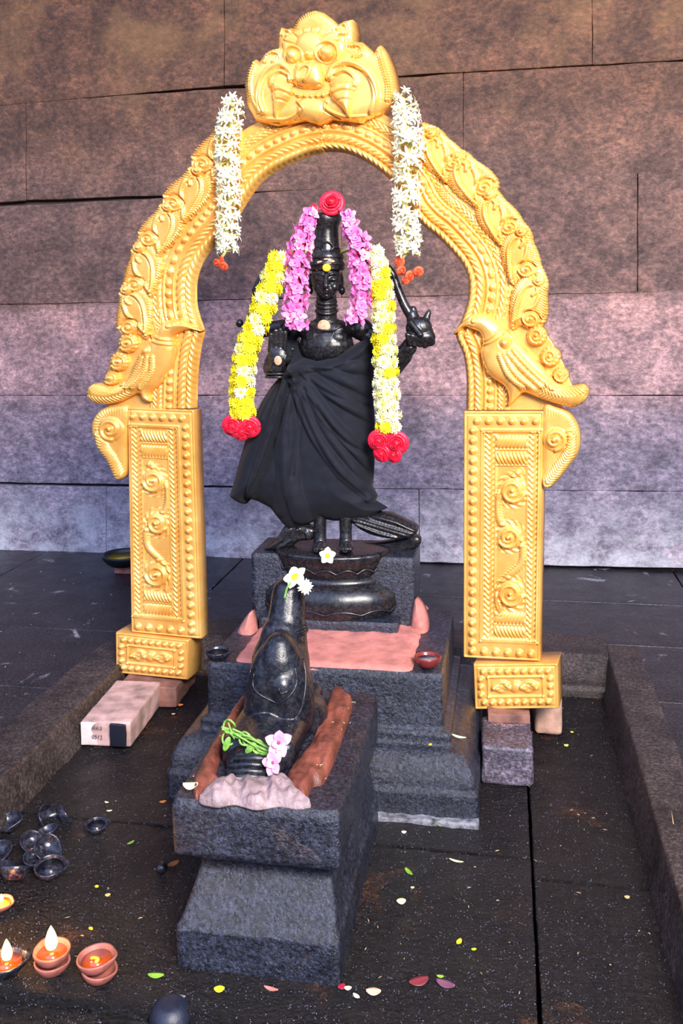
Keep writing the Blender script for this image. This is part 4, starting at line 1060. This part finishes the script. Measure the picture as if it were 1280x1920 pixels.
def mpart(name, poly, H, R, off, fn=None, res=1.2):
    V, F = relief(closedline([z_(p) for p in poly], 5), lambda P, s: H*inflate(s, R)+(fn(P, s) if fn else 0), mapA(off), res, -6); return obj(name, V, F, M['gold'], mask)
circ = lambda cx_, cy_, rx, ry: [(cx_+rx*cos(a), cy_+ry*sin(a)) for a in np.linspace(0, 2*pi, 13)[:-1]]
def fore(P, s):
    h = 0
    for tgt in [(400, 240), (440, 190), (490, 160), (545, 150), (600, 160), (655, 190), (705, 235)]: h = h+groove(P, zl([(545, 300), ((545+tgt[0])/2-4, (300+tgt[1])/2-8), tgt]), 1.6, 2.6)
    for c_, r_2 in ((458, 318), 50), ((632, 303), 58): h = h+stroke(P, spiral(*z_(c_), r_2/2.783, 1, 0, 1, r_2/2.783, 40), 3.0, 5)
    return h+blob(P, z_((540, 312)), 9, 8)
mpart('forehead', [(385, 262), (398, 215), (462, 172), (545, 152), (622, 165), (692, 205), (722, 262), (700, 330), (640, 362), (585, 350), (545, 345), (500, 352), (450, 368), (405, 330)], 10, 14, .040, fore)
mpart('eye', circ(458, 318, 36, 36), 16, 13, .052); mpart('eye', circ(632, 303, 42, 40), 18, 15, .052)
mpart('snout', [(470, 360), (520, 345), (590, 350), (615, 390), (622, 450), (600, 485), (540, 490), (480, 480), (452, 450), (458, 400)], 20, 18, .046,
      lambda P, s: stroke(P, zl([(490, 450), (500, 400), (530, 375), (560, 385), (555, 420), (535, 450)]), 4, 4)+groove(P, zl([(490, 470), (540, 482), (600, 468)]), 1.5, 3))
for pl in ([(345, 455), (400, 440), (462, 490), (442, 535), (400, 585), (362, 642), (352, 560)], [(638, 495), (690, 445), (765, 450), (762, 540), (748, 640), (705, 590), (656, 545)]):
    mpart('fang', pl, 16, 14, .046, lambda P, s: groove(P, zl([(335, 505), (400, 500), (460, 530)]), 1.4, 3)+groove(P, zl([(345, 545), (395, 545), (440, 560)]), 1.4, 2.5)+groove(P, zl([(780, 500), (710, 500), (640, 530)]), 1.4, 3)+groove(P, zl([(775, 545), (715, 545), (660, 565)]), 1.4, 2.5))
mpart('lip', [(455, 492), (500, 505), (550, 508), (600, 503), (640, 492), (645, 520), (600, 538), (550, 542), (500, 540), (455, 525)], 10, 6, .040)
for k in range(5): mpart('tooth', circ(487+k*31, 519+3*(2-abs(k-2)), 13, 13), 8, 5, .052)

# ------------------------------------------------------------------ tuberose garlands on the arch
def tgarland(pts, label, ends):
    g = empty('tuberose_garland', AP(pts[0][0], pts[0][1], .03), label, 'garland')
    L = pathpts(pts, 20.5, 0); core = MB(); cc_ = []
    for i, (x, y, hw_) in enumerate(L):
        c = AP(x, y, .045); cc_.append(c)
        for j in range(7):
            a = -1.75+3.5*j/6+random.uniform(-.25, .25); out = Vector(nA)*cos(a)+Vector((dA[0], dA[1], 0))*sin(a)
            nrm = out+Vector((0, 0, random.uniform(-.45, .55))); place(tb[random.randrange(4)], 'tuberose_floret', c+out*(hw_*SA*.42)+Vector((0, 0, random.uniform(-.012, .012))), nrm, random.uniform(.95, 1.25)*hw_/21, g)
    last = L[-1]
    pp = cc_+[AP(e_[0], e_[1], .04) for e_ in ends[:1]]; V, F = tube(pp, .006, 7); obj('garland_cord', V, F, M['ywhite'], g)
    for x, y, k in ends: place(rs_o[random.random() < .5], 'rosebud', AP(x, y, .045), (random.uniform(-.8, .8), -1, random.uniform(-.6, .2)), k, g)
random.seed(5)
tgarland([(450, 200, 20), (443, 240, 23), (440, 290, 24), (441, 340, 23), (443, 380, 22), (440, 430, 23), (438, 468, 21)], 'white tuberose garland hanging on the left shoulder of the gold arch', [(420, 494, .9), (432, 500, 1.0), (428, 488, .8)])
tgarland([(763, 190, 17), (770, 230, 24), (776, 280, 26), (772, 330, 24), (770, 380, 25), (772, 430, 24), (773, 470, 22)], 'white tuberose garland hanging on the right shoulder of the gold arch', [(757, 492, 1.0), (760, 508, .95), (776, 518, 1.0), (792, 510, .95), (768, 526, .8)])
# red rose on the crown with a small bud
o = place(rs[0], 'rose', ip(622, 381, -.05), (.05, -1, .25), 1.28); tag(o, 'large crimson rose sitting on top of the idol crown', 'rose')
o = place(rose(M['rose'], 'small_rosebud', 33, .014), 'rosebud', ip(588, 392, -.06), (-.6, -1, .2), 1.05); tag(o, 'small red and white rosebud beside the big rose on the crown', 'rosebud')

# frangipani on the lotus
fr = frangipani('white_frangipani')
o = place(fr, 'frangipani_flower', YP(614., 1042., 2.578), (.05, -1, .35), .80, spin=.3); tag(o, 'white flower with yellow heart lying at the feet of the idol', 'flower')

# ------------------------------------------------------------------ the crow
crow = empty('crow_statue', (-.52, 1.95, PT), 'black stone crow seen from behind, perched upright facing the idol', 'statue')
def cp(x, y, Y): return Vector(YP(float(x), float(y), Y))
b = MB()
sc2 = lambda px, Y: px*Y/FPX
def el(x, y, Y, rx, ry, rz, tilt=0): b.add(*ellipsoid(cp(x, y, Y), (sc2(rx, Y), ry, sc2(rz, Y)), Quaternion((1, 0, 0), tilt)))
el(524, 1300, 1.99, 66, .085, 98, -.12)
el(526, 1250, 2.01, 58, .075, 80, -.1)
el(530, 1205, 2.025, 46, .060, 60, 0)
cap(b, cp(530, 1235, 2.02), cp(537, 1165, 2.04), sc2(52, 2.03), sc2(38, 2.04)); cap(b, cp(537, 1165, 2.04), cp(541, 1112, 2.06), sc2(37, 2.04), sc2(33, 2.04))
b.add(*ellipsoid(cp(541, 1112, 2.075), (sc2(32, 2.05), .045, sc2(28, 2.05))))
cap(b, cp(541, 1118, 2.11), cp(541, 1128, 2.19), .020, .006)      # beak towards the idol
# folded wings
for sx in (-1, 1):
    q = Quaternion((0, 1, 0), -sx*.12); b.add(*ellipsoid(cp(524+sx*22, 1300, 1.968), (sc2(44, 1.97), .066, sc2(108, 1.97)), q))
b.add(*ellipsoid(cp(526, 1270, 1.962), (sc2(46, 1.97), .058, sc2(92, 1.97))))
b.add(*ellipsoid(cp(530, 1288, 1.925), (sc2(26, 1.94), .030, sc2(32, 1.94))))
# tail sloping down towards the viewer, hull between body and tail tip
cap(b, cp(500, 1370, 1.93), cp(480, 1425, 1.80), .055, .040); cap(b, cp(470, 1380, 1.93), cp(452, 1432, 1.79), .045, .032); cap(b, cp(530, 1380, 1.93), cp(508, 1435, 1.79), .050, .032)
cap(b, cp(480, 1425, 1.80), cp(474, 1450, 1.755), .034, .022)
# stub legs and belly block
b.add(*hexblock(box8(-.60, -.44, 1.80, 2.13, PT-.01, PT+.055), .02, .03, 0)); b.add(*ellipsoid(cp(575, 1345, 2.02), (.05, .07, .06)))
ct = bvh(carve('body', b, M['crow'], crow, .0030, 8, .5))
mbl = MB()
c = cp(536, 1172, 2.035)
for dz, R in ((0, 38.5), (-.006, 40), (-.012, 41)):
    pts = [(c[0]+sc2(R, 2.03)*cos(a), c[1]+sc2(R, 2.03)*sin(a), c[2]+dz) for a in np.linspace(0, 2*pi, 40)]; mbl.add(*tube(pts, .0035, 8))
mbl.build('neck_ring', M['crow'], crow)
# wing outline ridges on the back
for pl in ([(476, 1262), (474, 1285), (484, 1300), (505, 1312), (524, 1318), (545, 1302), (556, 1280), (553, 1250)], [(540, 1296), (527, 1300), (522, 1290)], [(568, 1235), (573, 1265), (571, 1300), (562, 1335), (540, 1362)], [(470, 1255), (462, 1290), (458, 1330), (470, 1360)]):
    V, F = tube([q for q in (hit(ct, x, y, .0003) for x, y in smoothline(pl, 6)) if q is not None], .0020, 6); obj('wing_line', V, F, M['crow'], crow)
# tail steps
mbl = MB()
for k, (xa_, xb_, y) in enumerate([(438, 515, 1424), (430, 512, 1436), (425, 505, 1448), (422, 500, 1458)]):
    a = ZP(float(xa_), float(y), PT+.035-k*.008); b2 = ZP(float(xb_), float(y), PT+.035-k*.008); mbl.add(*tube([a, (np.array(a)+np.array(b2))/2+np.array([0, 0, .003]), b2], .0075, 8))
mbl.build('tail_feathers', M['crow'], crow)
# flowers on its head
o = place(frangipani('cupped_frangipani'), 'frangipani_flower', cp(554, 1083, 2.02), (-.35, -.8, .9), .95, spin=1.0); tag(o, 'cream and yellow frangipani on the head of the crow', 'flower')
o = place(ch_c[0], 'daisy_flower', cp(572, 1100, 1.99), (.3, -1, .35), .80); o.data = chrys(M['white'], M['lemon'], 'white_daisy', 3); tag(o, 'small white daisy-like flower hanging from the crow head beside the frangipani', 'flower')
V, F = tube(smoothline([cp(545, 1092, 1.995), cp(538, 1103, 1.992), cp(533, 1122, 1.99)], 5), .0025, 6); o = obj('flower_stalk', V, F, M['stem']); tag(o, 'thin green flower stalk lying down the nape of the crow', 'stalk')

# green tendrils with two pink flowers on the tail
sp_ = empty('oleander_sprig', cp(470, 1395, 1.80), 'green stringy sprig with two pink flowers draped over the crow tail', 'sprig')
mbl = MB(); random.seed(3)
basel = [(420, 1362), (445, 1372), (470, 1390), (500, 1405), (515, 1400)]
for k in range(9):
    pts = [cp(x+random.uniform(-10, 10), y+random.uniform(-9, 9), 1.80-.02-random.uniform(0, .015)+(.0)) for x, y in basel[max(0, k % 3-0):]]
    mbl.add(*tube(smoothline(pts, 5), .0022, 6))
for x, y in [(430, 1362), (428, 1385), (460, 1385), (485, 1400)]:
    c = cp(x, y, 1.775); mbl.add(*tube([c+Vector((.013*cos(a), -.003*sin(a*2), .014*sin(a))) for a in np.linspace(0, 5.4, 14)], .0022, 6))
mbl.build('stems', M['stem'], sp_)
mbl = MB()
for x, y, a in [(425, 1395, -1.2), (470, 1402, -.8), (500, 1412, -.6)]:
    c = cp(x, y, 1.77); V, F = ellipsoid(c, (.017, .002, .007), Quaternion((0, 1, 0), a)); mbl.add(V, F)
mbl.build('leaf', M['stem'], sp_)
place(ol[4], 'oleander_flower', cp(522, 1392, 1.755), (.3, -1, .3), 1.35, sp_); place(ol[4], 'oleander_flower', cp(512, 1430, 1.735), (-.1, -1, .4), 1.15, sp_)

# ------------------------------------------------------------------ blocks under the arch
def blk(name, P, mat, label, cat, bev=.006, amp=.002, seed=0, parent=None):
    V, F = hexblock(P, bev, .015, amp, 25, seed); o = obj(name, V, F, mat, parent)
    if parent is None: tag(o, label, cat)
    return o
def skew(x0, y0, x1, y1, wid, z0, z1, sgn=1):
    """block whose axis runs from (x0,y0) to (x1,y1), width wid to its right"""
    d = Vector((x1-x0, y1-y0)).normalized(); n = Vector((d.y, -d.x))*wid
    b_ = [(x0, y0), (x0+n.x, y0+n.y), (x1, y1), (x1+n.x, y1+n.y)]; return [(x, y, z) for z in (z0, z1) for x, y in b_]
pf = ZP(152., 1400., 0.); br = empty('pink_brick', (pf[0]+.08, pf[1]+.1, 0), 'long pale pink brick with faded lettering and black patch, leaning out left of the arch', 'brick')
P = skew(pf[0], pf[1], pf[0]-.02, pf[1]+.30, .155, 0.002, .080); blk('brick_body', P, M['brick'], '', '', .008, .0015, 2, br)
P = skew(pf[0]+.001, pf[1]-.003, pf[0], pf[1]+.004, .153, .006, .076); tag(blk('brick_end', P, M['brick_white'], '', '', .003, .0008, 3, br), 'whitewashed end face')
# faded writing: two short lines, as on the brick
def text(name, body, size, loc, rotz, mat, parent):
    cu = bpy.data.curves.new(name, 'FONT'); cu.body = body; cu.size = size; cu.extrude = .0004; cu.align_x = 'CENTER'
    to = bpy.data.objects.new('tmp', cu); C.objects.link(to); dg = bpy.context.evaluated_depsgraph_get(); me = bpy.data.meshes.new_from_object(to.evaluated_get(dg)); bpy.data.objects.remove(to)
    me.materials.append(mat); o = bpy.data.objects.new(name, me); C.objects.link(o); o.rotation_euler = (pi/2, 0, rotz); o.parent = parent; o.location = Vector(loc)-wloc(parent); return o
text('lettering', 'H.K.S', .014, (pf[0]+.055, pf[1]-.0045, .058), 0, M['ink'], br); text('lettering', '0512', .017, (pf[0]+.055, pf[1]-.0045, .030), 0, M['ink'], br)
bl_ = ZP(207., 1385., .03)
P = skew(pf[0]+.095, pf[1]-.005, pf[0]+.095, pf[1]+.003, .050, .010, .078); tag(blk('paint_patch', P, M['blackpaint'], '', '', .003, .002, 5, br), 'black paint patch')
lf = AP(290, 1262)
blk('red_brick', skew(lf[0]-.09, lf[1]-.10, lf[0]-.10, lf[1]+.12, .20, .002, lf[2]-.006), M['brick_red'], 'weathered red brick stacked under the left foot of the gold arch', 'brick', seed=8)
rb_ = ZP(903., 1472., 0.); 
V, F = hexblock(skew(rb_[0], rb_[1], rb_[0]-.004, rb_[1]+.19, .138, .001, .108), .010, .012, .003, 22, 9); o = obj('stone_block', V, F, M['block']); tag(o, 'sooty rough stone block standing in front of the right foot of the gold arch', 'block')
rf = AP(970, 1323)
blk('packing_slab', skew(rf[0]-.085, rf[1]-.06, rf[0]-.09, rf[1]+.05, .12, .109, rf[2]-.003), M['brick_red'], 'thin red tile wedged between the sooty block and the right arch foot', 'tile', .003, .002, 12)
pb = YP(1002., 1400., 2.75)
V, F = hexblock(skew(pb[0], 2.75, pb[0], 2.95, .082, .001, .125), .014, .012, .003, 25, 14); o = obj('pink_block', V, F, simple('sandy_pink_stone', (.34, .20, .15), .75, 0, .4, 20, [(40, .5, .005, 5)])); tag(o, 'sandy pink stone block behind the outer end of the right arch foot', 'block')

# ------------------------------------------------------------------ lamps and bowls
def bowl_prof(R, H, th=.12):
    out = [(R*.45, 0), (R*.62, H*.08), (R*.82, H*.35), (R*.96, H*.68), (R, H*.90), (R*.985, H)]
    inn_ = [(R*.90, H*.98), (R*.86, H*.85), (R*.72, H*.5), (R*.5, H*.25), (R*.15, H*.18)]
    return out+inn_
def bowl(me_name, R, H, mat, spout=.0):
    def fn(r, z, a):
        k = max(0, cos(a))**14*spout; return r*(1+k*.35*(z/H)), z
    V, F = lathe(bowl_prof(R, H), (0, 0, 0), 44, 1, 1, fn); me = bpy.data.meshes.new(me_name); me.from_pydata(V, [], F); me.polygons.foreach_set('use_smooth', [True]*len(F)); me.materials.append(mat); me.update(); return me
def lamp(pos, R, H, mat, label, tilt=(0, 0), rz=0, oil=None, wick=False, flame=0, group=None, name='oil_lamp', spout=1.0, cat='lamp', lvl=.72):
    root = empty(name, pos, label, cat, group); root.rotation_euler = (tilt[0], tilt[1], rz)
    o = bpy.data.objects.new('bowl', bowl('bowl', R, H, mat, spout)); C.objects.link(o); o.parent = root
    def sub(nm, V, F, mt):
        me = bpy.data.meshes.new(nm); me.from_pydata([tuple(v) for v in V], [], F); me.polygons.foreach_set('use_smooth', [True]*len(F)); me.materials.append(mt); me.update()
        q = bpy.data.objects.new(nm, me); C.objects.link(q); q.parent = root; return q
    if oil: 
        rr = R*(.80 if lvl > .6 else .7); V = [(rr*cos(a), rr*sin(a), H*lvl) for a in np.linspace(0, 2*pi, 33)[:-1]]+[(rr*.8*cos(a), rr*.8*sin(a), H*(lvl-.25)) for a in np.linspace(0, 2*pi, 33)[:-1]]
        sub('oil', V, [tuple(range(32))]+[(i, 32+i, 32+(i+1) % 32, (i+1) % 32) for i in range(32)]+[tuple(range(63, 31, -1))], oil)
    if wick:
        wx = R*(.15 if wick is True else wick)
        V, F = tube(smoothline([(wx-R*.25, R*.1, H*lvl), (wx, 0, H*(lvl+.10)), (wx+R*.22, -R*.15, H*(lvl+.12)), (wx+R*.1, -R*.30, H*(lvl+.04))], 5), R*.09, 8); sub('wick', V, F, M['wick'])
    if flame:
        h = flame; V, F = lathe([(h*.04, 0), (h*.19, h*.08), (h*.25, h*.25), (h*.23, h*.45), (h*.15, h*.70), (h*.07, h*.88), (h*.006, h)], (R*.05, 0, H*(lvl+.22)), 20); sub('flame', V, F, M['flame'])
        l = bpy.data.lights.new('flame_light', 'POINT'); l.energy = flame*30; l.color = (1, .45, .12); l.shadow_soft_size = .012
        lo_ = bpy.data.objects.new('flame_light', l); C.objects.link(lo_); lo_.parent = root; lo_.location = (R*.05, 0, H*(lvl+.22)+flame*.6)
    return root
def fz(x, y, z=0.0): return ZP(float(x), float(y), z)
TC = M['terracotta']; FZ = .001
# stacked lamps
p = fz(98, 1822, FZ); lamp(p, .034, .026, TC, 'terracotta bowl underneath the burning middle lamp', name='clay_bowl', cat='bowl', spout=.3)
lamp(p+np.array([0, .001, .019]), .036, .027, TC, 'terracotta oil lamp with tall flame, stacked on another bowl', oil=M['oil'], wick=.0, flame=.048, spout=.4, rz=2.4)
p = fz(184, 1836, FZ); lamp(p, .034, .026, TC, 'terracotta bowl underneath the unlit oil-filled lamp', name='clay_bowl', cat='bowl', spout=.3, tilt=(.0, .10))
lamp(p+np.array([-.002, .001, .020]), .037, .027, TC, 'unlit terracotta lamp full of orange oil, right of the burning lamp', oil=M['oil'], wick=-.05, spout=.5, rz=.1, tilt=(0, -.08))
p = fz(12, 1822, FZ); lamp(p, .038, .026, M['soot'], 'sooty burning lamp at the left edge with a broad flame', oil=M['oil'], wick=0, flame=.042, rz=.5)
p = fz(2, 1703, FZ); r5 = lamp(p, .026, .016, TC, 'small clay lamp with yellow burning ghee at the left edge, behind the burning lamps', oil=M['wick'], flame=.018, spout=.6)
# spent lamps in a heap
sp_l = [((22, 1545), (.3, -.2), 'round sooty bowl turned up at the back left of the spent lamps', .032), ((78, 1530), (1.0, .3), 'dark bowl lying on its side at the top of the heap of spent lamps', .030), ((112, 1530), (1.0, -.5), 'dark bowl tipped over and holding a pale petal beside the topmost spent lamp', .028),
        ((92, 1562), (.15, .2), 'small sooty bowl below the two tipped ones in the heap', .026), ((55, 1580), (-.3, .5), 'reddish half-burnt bowl in the middle of the heap of spent lamps', .028), ((84, 1590), (.5, .5), 'tilted sooty bowl with a red flank in the middle of the heap', .032),
        ((66, 1612), (.1, -.2), 'flat sooty bowl half under the red-flanked one', .028), ((95, 1634), (.15, .0), 'sooty pointed bowl full of burnt residue at the front of the heap', .036), ((26, 1645), (.5, -.5), 'sooty bowl tipped to the right at the front left of the heap', .034), ((2, 1600), (.2, .2), 'sooty bowl cut by the left edge beside the heap', .030),
        ((181, 1552), (.1, 0), 'single sooty lamp standing apart to the right of the heap', .028), ((2, 1632), (.1, .3), 'lower sooty bowl cut by the left edge beside the heap', .028)]
for k, ((x, y), tl_, lb, R) in enumerate(sp_l):
    lamp(fz(x, y+6, .003+.012*(k in (4, 5))), R, R*.75, M['soot'], lb, tilt=tl_, rz=k*1.3 if k != 7 else .2, spout=.7, group='spent clay lamps on the floor at left', oil=M['soot'] if k in (7, 10) else None)
lamp(fz(320, 1908, -.02)+np.array([0, 0, .030]), .040, .030, simple('blue_black_clay', (.008, .011, .026), .5, 0, .4, 60, [(120, .4, .002, 4)]), 'blue-black bowl turned over at the bottom edge in front of the crow plinth', name='clay_bowl', cat='bowl', spout=0, tilt=(pi, 0))
V, F = ellipsoid(fz(303, 1627, .013), (.014, .014, .013)); tag(obj('black_ball', V, F, M['crow']), 'small shiny black ball on the floor left of the crow plinth', 'ball')
# lamps on the big plinth
p = fz(408, 1236, PT); lamp(p, .036, .026, M['soot'], 'small sooty oil lamp on the left corner of the idol plinth', oil=M['iron'], spout=.3)
p = fz(801, 1250, PT); lamp(p, .034, .030, simple('red_glazed_clay', (.16, .02, .018), .25), 'dark red oil lamp on the right corner of the idol plinth', oil=M['lip'], spout=.4)
# iron oil pan by the wall
p = fz(233, 1060, 0.045); lamp(p, .110, .060, M['iron'], 'wide black iron oil pan raised on bricks near the wall, behind the left arch post', oil=M['goldoil'], name='oil_pan', cat='pan', spout=.2)
q = fz(238, 1075, 0); blk('pink_brick', box8(q[0]-.06, q[0]+.10, q[1]-.02, q[1]+.12, .001, .044), M['mortar'], 'small pink brick holding up the iron oil pan by the wall', 'brick', seed=20)

# ------------------------------------------------------------------ petals, leaves and scraps
def scrap(pos, L, W, rz, mat, name, label, cat, curl_=.15, tilt=.1, th=.0006):
    n, m_ = 9, 5; V = []
    for i in range(n):
        t_ = i/(n-1); wd = W*sin(pi*(t_*.9+.05))**.8
        for j in range(m_):
            s_ = -1+2*j/(m_-1); V.append(((t_-.5)*L, s_*wd/2, .0015+curl_*L*(s_*s_*.25+(2*t_-1)**2*.5)+.0012))
    V = np.array(V); V2 = V+[0, 0, -th]; n0 = len(V); F = grid_faces(m_, n); F = [f[::-1] for f in F]; F2 = [tuple(i+n0 for i in f[::-1]) for f in F]
    rim_ = [j for j in range(m_)]+[i*m_+m_-1 for i in range(1, n)]+[(n-1)*m_+j for j in range(m_-2, -1, -1)]+[i*m_ for i in range(n-2, 0, -1)]
    F3 = [(rim_[k], rim_[(k+1) % len(rim_)], rim_[(k+1) % len(rim_)]+n0, rim_[k]+n0) for k in range(len(rim_))]
    R = Matrix.Rotation(rz, 3, 'Z') @ Matrix.Rotation(tilt, 3, 'X'); R = np.array(R); VV = np.concatenate([V, V2])@R.T+np.array(pos)
    VV[:, 2] += max(0, pos[2]+.0004-VV[:, 2].min())
    return tag(obj(name, VV, F+F2+F3, mat), label, cat)
pk = M['pinklight']; wh = M['cream']; yl = M['yellow']
S_ = scrap
S_(fz(292, 1832), .032, .013, .1, M['leaf'], 'leaf', 'oval green leaf on the floor left of the crow plinth foot', 'leaf')
S_(fz(411, 1857), .020, .016, .2, yl, 'petal', 'yellow petal on the wet floor in front of the crow plinth', 'petal')
S_(fz(410, 1892, -.02), .026, .013, .6, wh, 'petal', 'whitish torn petal at the bottom edge below the yellow petal', 'petal')
S_(fz(336, 1872), .024, .010, .1, simple('grey_petal', (.16, .15, .17), .7), 'petal', 'grey withered petal beside the overturned bowl at the bottom edge', 'petal')
S_(fz(508, 1857), .030, .009, -.2, M['mortar'], 'petal', 'thin brownish petal in front of the crow plinth, right of the yellow one', 'petal')
S_(fz(640, 1852), .016, .014, .8, simple('maroon_petal', (.25, .01, .03), .5), 'petal', 'maroon petal at the right corner of the crow plinth foot', 'petal')
S_(fz(652, 1855), .014, .010, .2, wh, 'petal', 'small white petal touching the maroon one at the plinth corner', 'petal')
S_(fz(668, 1870), .016, .008, -.6, wh, 'petal', 'white curled scrap just below the white petal at the plinth corner', 'petal')
S_(fz(700, 1862), .028, .018, .1, simple('peach_petal', (.75, .38, .26), .6), 'petal', 'peach-pink petal on the floor right of the crow plinth corner', 'petal')
S_(fz(785, 1843), .040, .022, .5, simple('wilted_red_petal', (.16, .02, .03), .5), 'petal', 'wilted dark red petal on the wet floor right of the peach one', 'petal')
S_(fz(835, 1848), .038, .018, -.3, simple('wilted_purple_petal', (.14, .05, .09), .5), 'petal', 'wilted purple petal beside the dark red one', 'petal')
S_(fz(825, 1833), .014, .007, 0, M['leaf'], 'leaf', 'tiny green leaf above the wilted purple petal', 'leaf')
S_(fz(905, 1885, -.02), .042, .022, .4, simple('wilted_magenta_petal', (.28, .05, .11), .5), 'petal', 'wilted magenta flower scrap at the bottom right of the floor', 'petal')
S_(fz(752, 1692), .020, .018, .3, M['lemon'], 'petal', 'pale yellow square petal on the dark floor right of the crow plinth', 'petal')
S_(fz(766, 1637), .030, .010, -.9, M['leaf'], 'leaf', 'green and blue scrap of leaf above the pale yellow petal', 'leaf')
S_(fz(757, 1562), .012, .010, .1, wh, 'petal', 'small pale petal close in front of the idol plinth', 'petal')
S_(fz(812, 1545), .050, .008, -.7, M['leaf'], 'leaf', 'slim green leaf at the foot of the idol plinth front', 'leaf')
S_(fz(855, 1617), .034, .006, -.25, M['lemon'], 'petal', 'thin yellow straw-like petal on the floor right of the green leaf', 'petal')
S_(fz(860, 1768), .018, .010, 1.2, yl, 'petal', 'yellow petal standing up on the floor right of the crow plinth', 'petal')
S_(fz(888, 1782), .010, .006, .3, yl, 'petal', 'tiny yellow petal beside the upright yellow one', 'petal')
S_(fz(773, 1666), .008, .006, .3, M['lemon'], 'petal', 'tiny pale yellow petal between the leaf scrap and the square petal', 'petal')
S_(fz(1061, 1399), .014, .012, .3, simple('lime_leaf', (.45, .6, .12), .5), 'leaf', 'lime green leaf on the platform floor right of the arch foot', 'leaf')
S_(fz(1072, 1374), .010, .007, -.4, yl, 'petal', 'yellow petal above the lime green leaf at the right', 'petal')
S_(fz(338, 1323), .020, .013, 0, simple('orange_petal', (.85, .25, .05), .5), 'petal', 'orange petal on the dark floor between the left arch foot and the plinth', 'petal')
S_(fz(325, 1340), .012, .008, .3, simple('straw_petal', (.7, .45, .22), .6), 'petal', 'straw-coloured bit just below the orange petal', 'petal')
S_(fz(325, 1622), .030, .016, .9, simple('amber_leaf', (.30, .10, .02), .5), 'leaf', 'amber dry leaf next to the small black ball', 'leaf')
S_(fz(305, 1505), .018, .010, .5, simple('rust_petal', (.45, .14, .03), .5), 'petal', 'rust coloured petal against the left side of the crow plinth', 'petal')
S_(fz(200, 1506), .012, .005, -.2, M['lemon'], 'petal', 'small pale yellow petal above the single sooty lamp', 'petal')
S_(fz(205, 1522), .014, .005, .3, M['lemon'], 'petal', 'pale yellow sliver below the small pale yellow petal', 'petal')
S_(fz(181, 1664), .008, .009, 1.2, yl, 'petal', 'tiny golden petal on the floor right of the heap of lamps', 'petal')
S_(fz(202, 1680), .012, .010, .4, simple('tan_petal', (.55, .36, .12), .5), 'petal', 'curled tan petal right below the tiny golden one', 'petal')
S_(fz(245, 1582), .020, .007, 1.0, M['leaf'], 'leaf', 'small green leaf between the single sooty lamp and the black ball', 'leaf')
S_(fz(170, 1743), .007, .011, 1.2, yl, 'petal', 'golden petal behind the two stacked terracotta lamps', 'petal')
S_(fz(1175, 1684), .012, .010, .3, simple('sand_petal', (.45, .30, .13), .5), 'petal', 'sand-coloured petal at the end of the wet joint near the right kerb', 'petal')
S_(ZP(357., 1478., PT+.006), .030, .024, .2, M['cream'], 'petal', 'cream crumpled flower on the left front corner of the crow plinth', 'petal', .35)
S_(ZP(404., 1255., PT-.02)*[1, 1, 1]+np.array([0, -.0, .0]), .014, .012, .2, M['brick'], 'petal', 'pinkish crumb below the sooty lamp on the idol plinth', 'petal') if False else None
S_(ZP(860., 1384., .17), .040, .010, -.35, simple('pale_green_leaf', (.55, .75, .45), .4), 'leaf', 'pale green pointed leaf on the shoulder of the idol plinth', 'leaf')
S_(ZP(806., 1398., .198), .012, .008, 1.2, simple('orange_yellow_petal', (.85, .40, .03), .5), 'petal', 'orange petal on the narrow ledge of the idol plinth', 'petal')
# uncountable small debris: one stuff object
mbl = MB(); random.seed(12)
def spk(x, y, z, L, wd):
    a = random.uniform(0, 3.14); d = Vector((cos(a)*L, sin(a)*L, 0)); c = Vector((x, y, z+.0015)); mbl.add(*tube([c-d/2, c+Vector((0, 0, wd*.5)), c+d/2], [wd*.3, wd, wd*.3], 5))
for k in range(150):
    x = random.uniform(-1.25, .30); y = random.uniform(1.58, 3.0)
    if (-.93 < x < -.05 and y > 2.2) or (-.68 < x < -.30): continue
    spk(x, y, .002, random.uniform(.002, .012), random.uniform(.0006, .0014))
for k in range(60):
    x = random.uniform(-.63, -.35); y = random.uniform(1.68, 2.15)
    if -.60 < x < -.42: continue
    spk(x, y, PT+.012, random.uniform(.004, .012), .001)
for k in range(50): spk(random.uniform(-2.4, -1.5), random.uniform(1.9, 4.2), .003, random.uniform(.003, .014), random.uniform(.001, .002))
mbl.add(*tube([ZP(1258., 1520., .10), ZP(1262., 1545., .10)], .001, 5))
tag(mbl.build('floor_debris', M['speck']), 'scattered straw, rice grains and flower bits on the wet black floor', 'debris', kind='stuff')
bpy.context.view_layer.update()
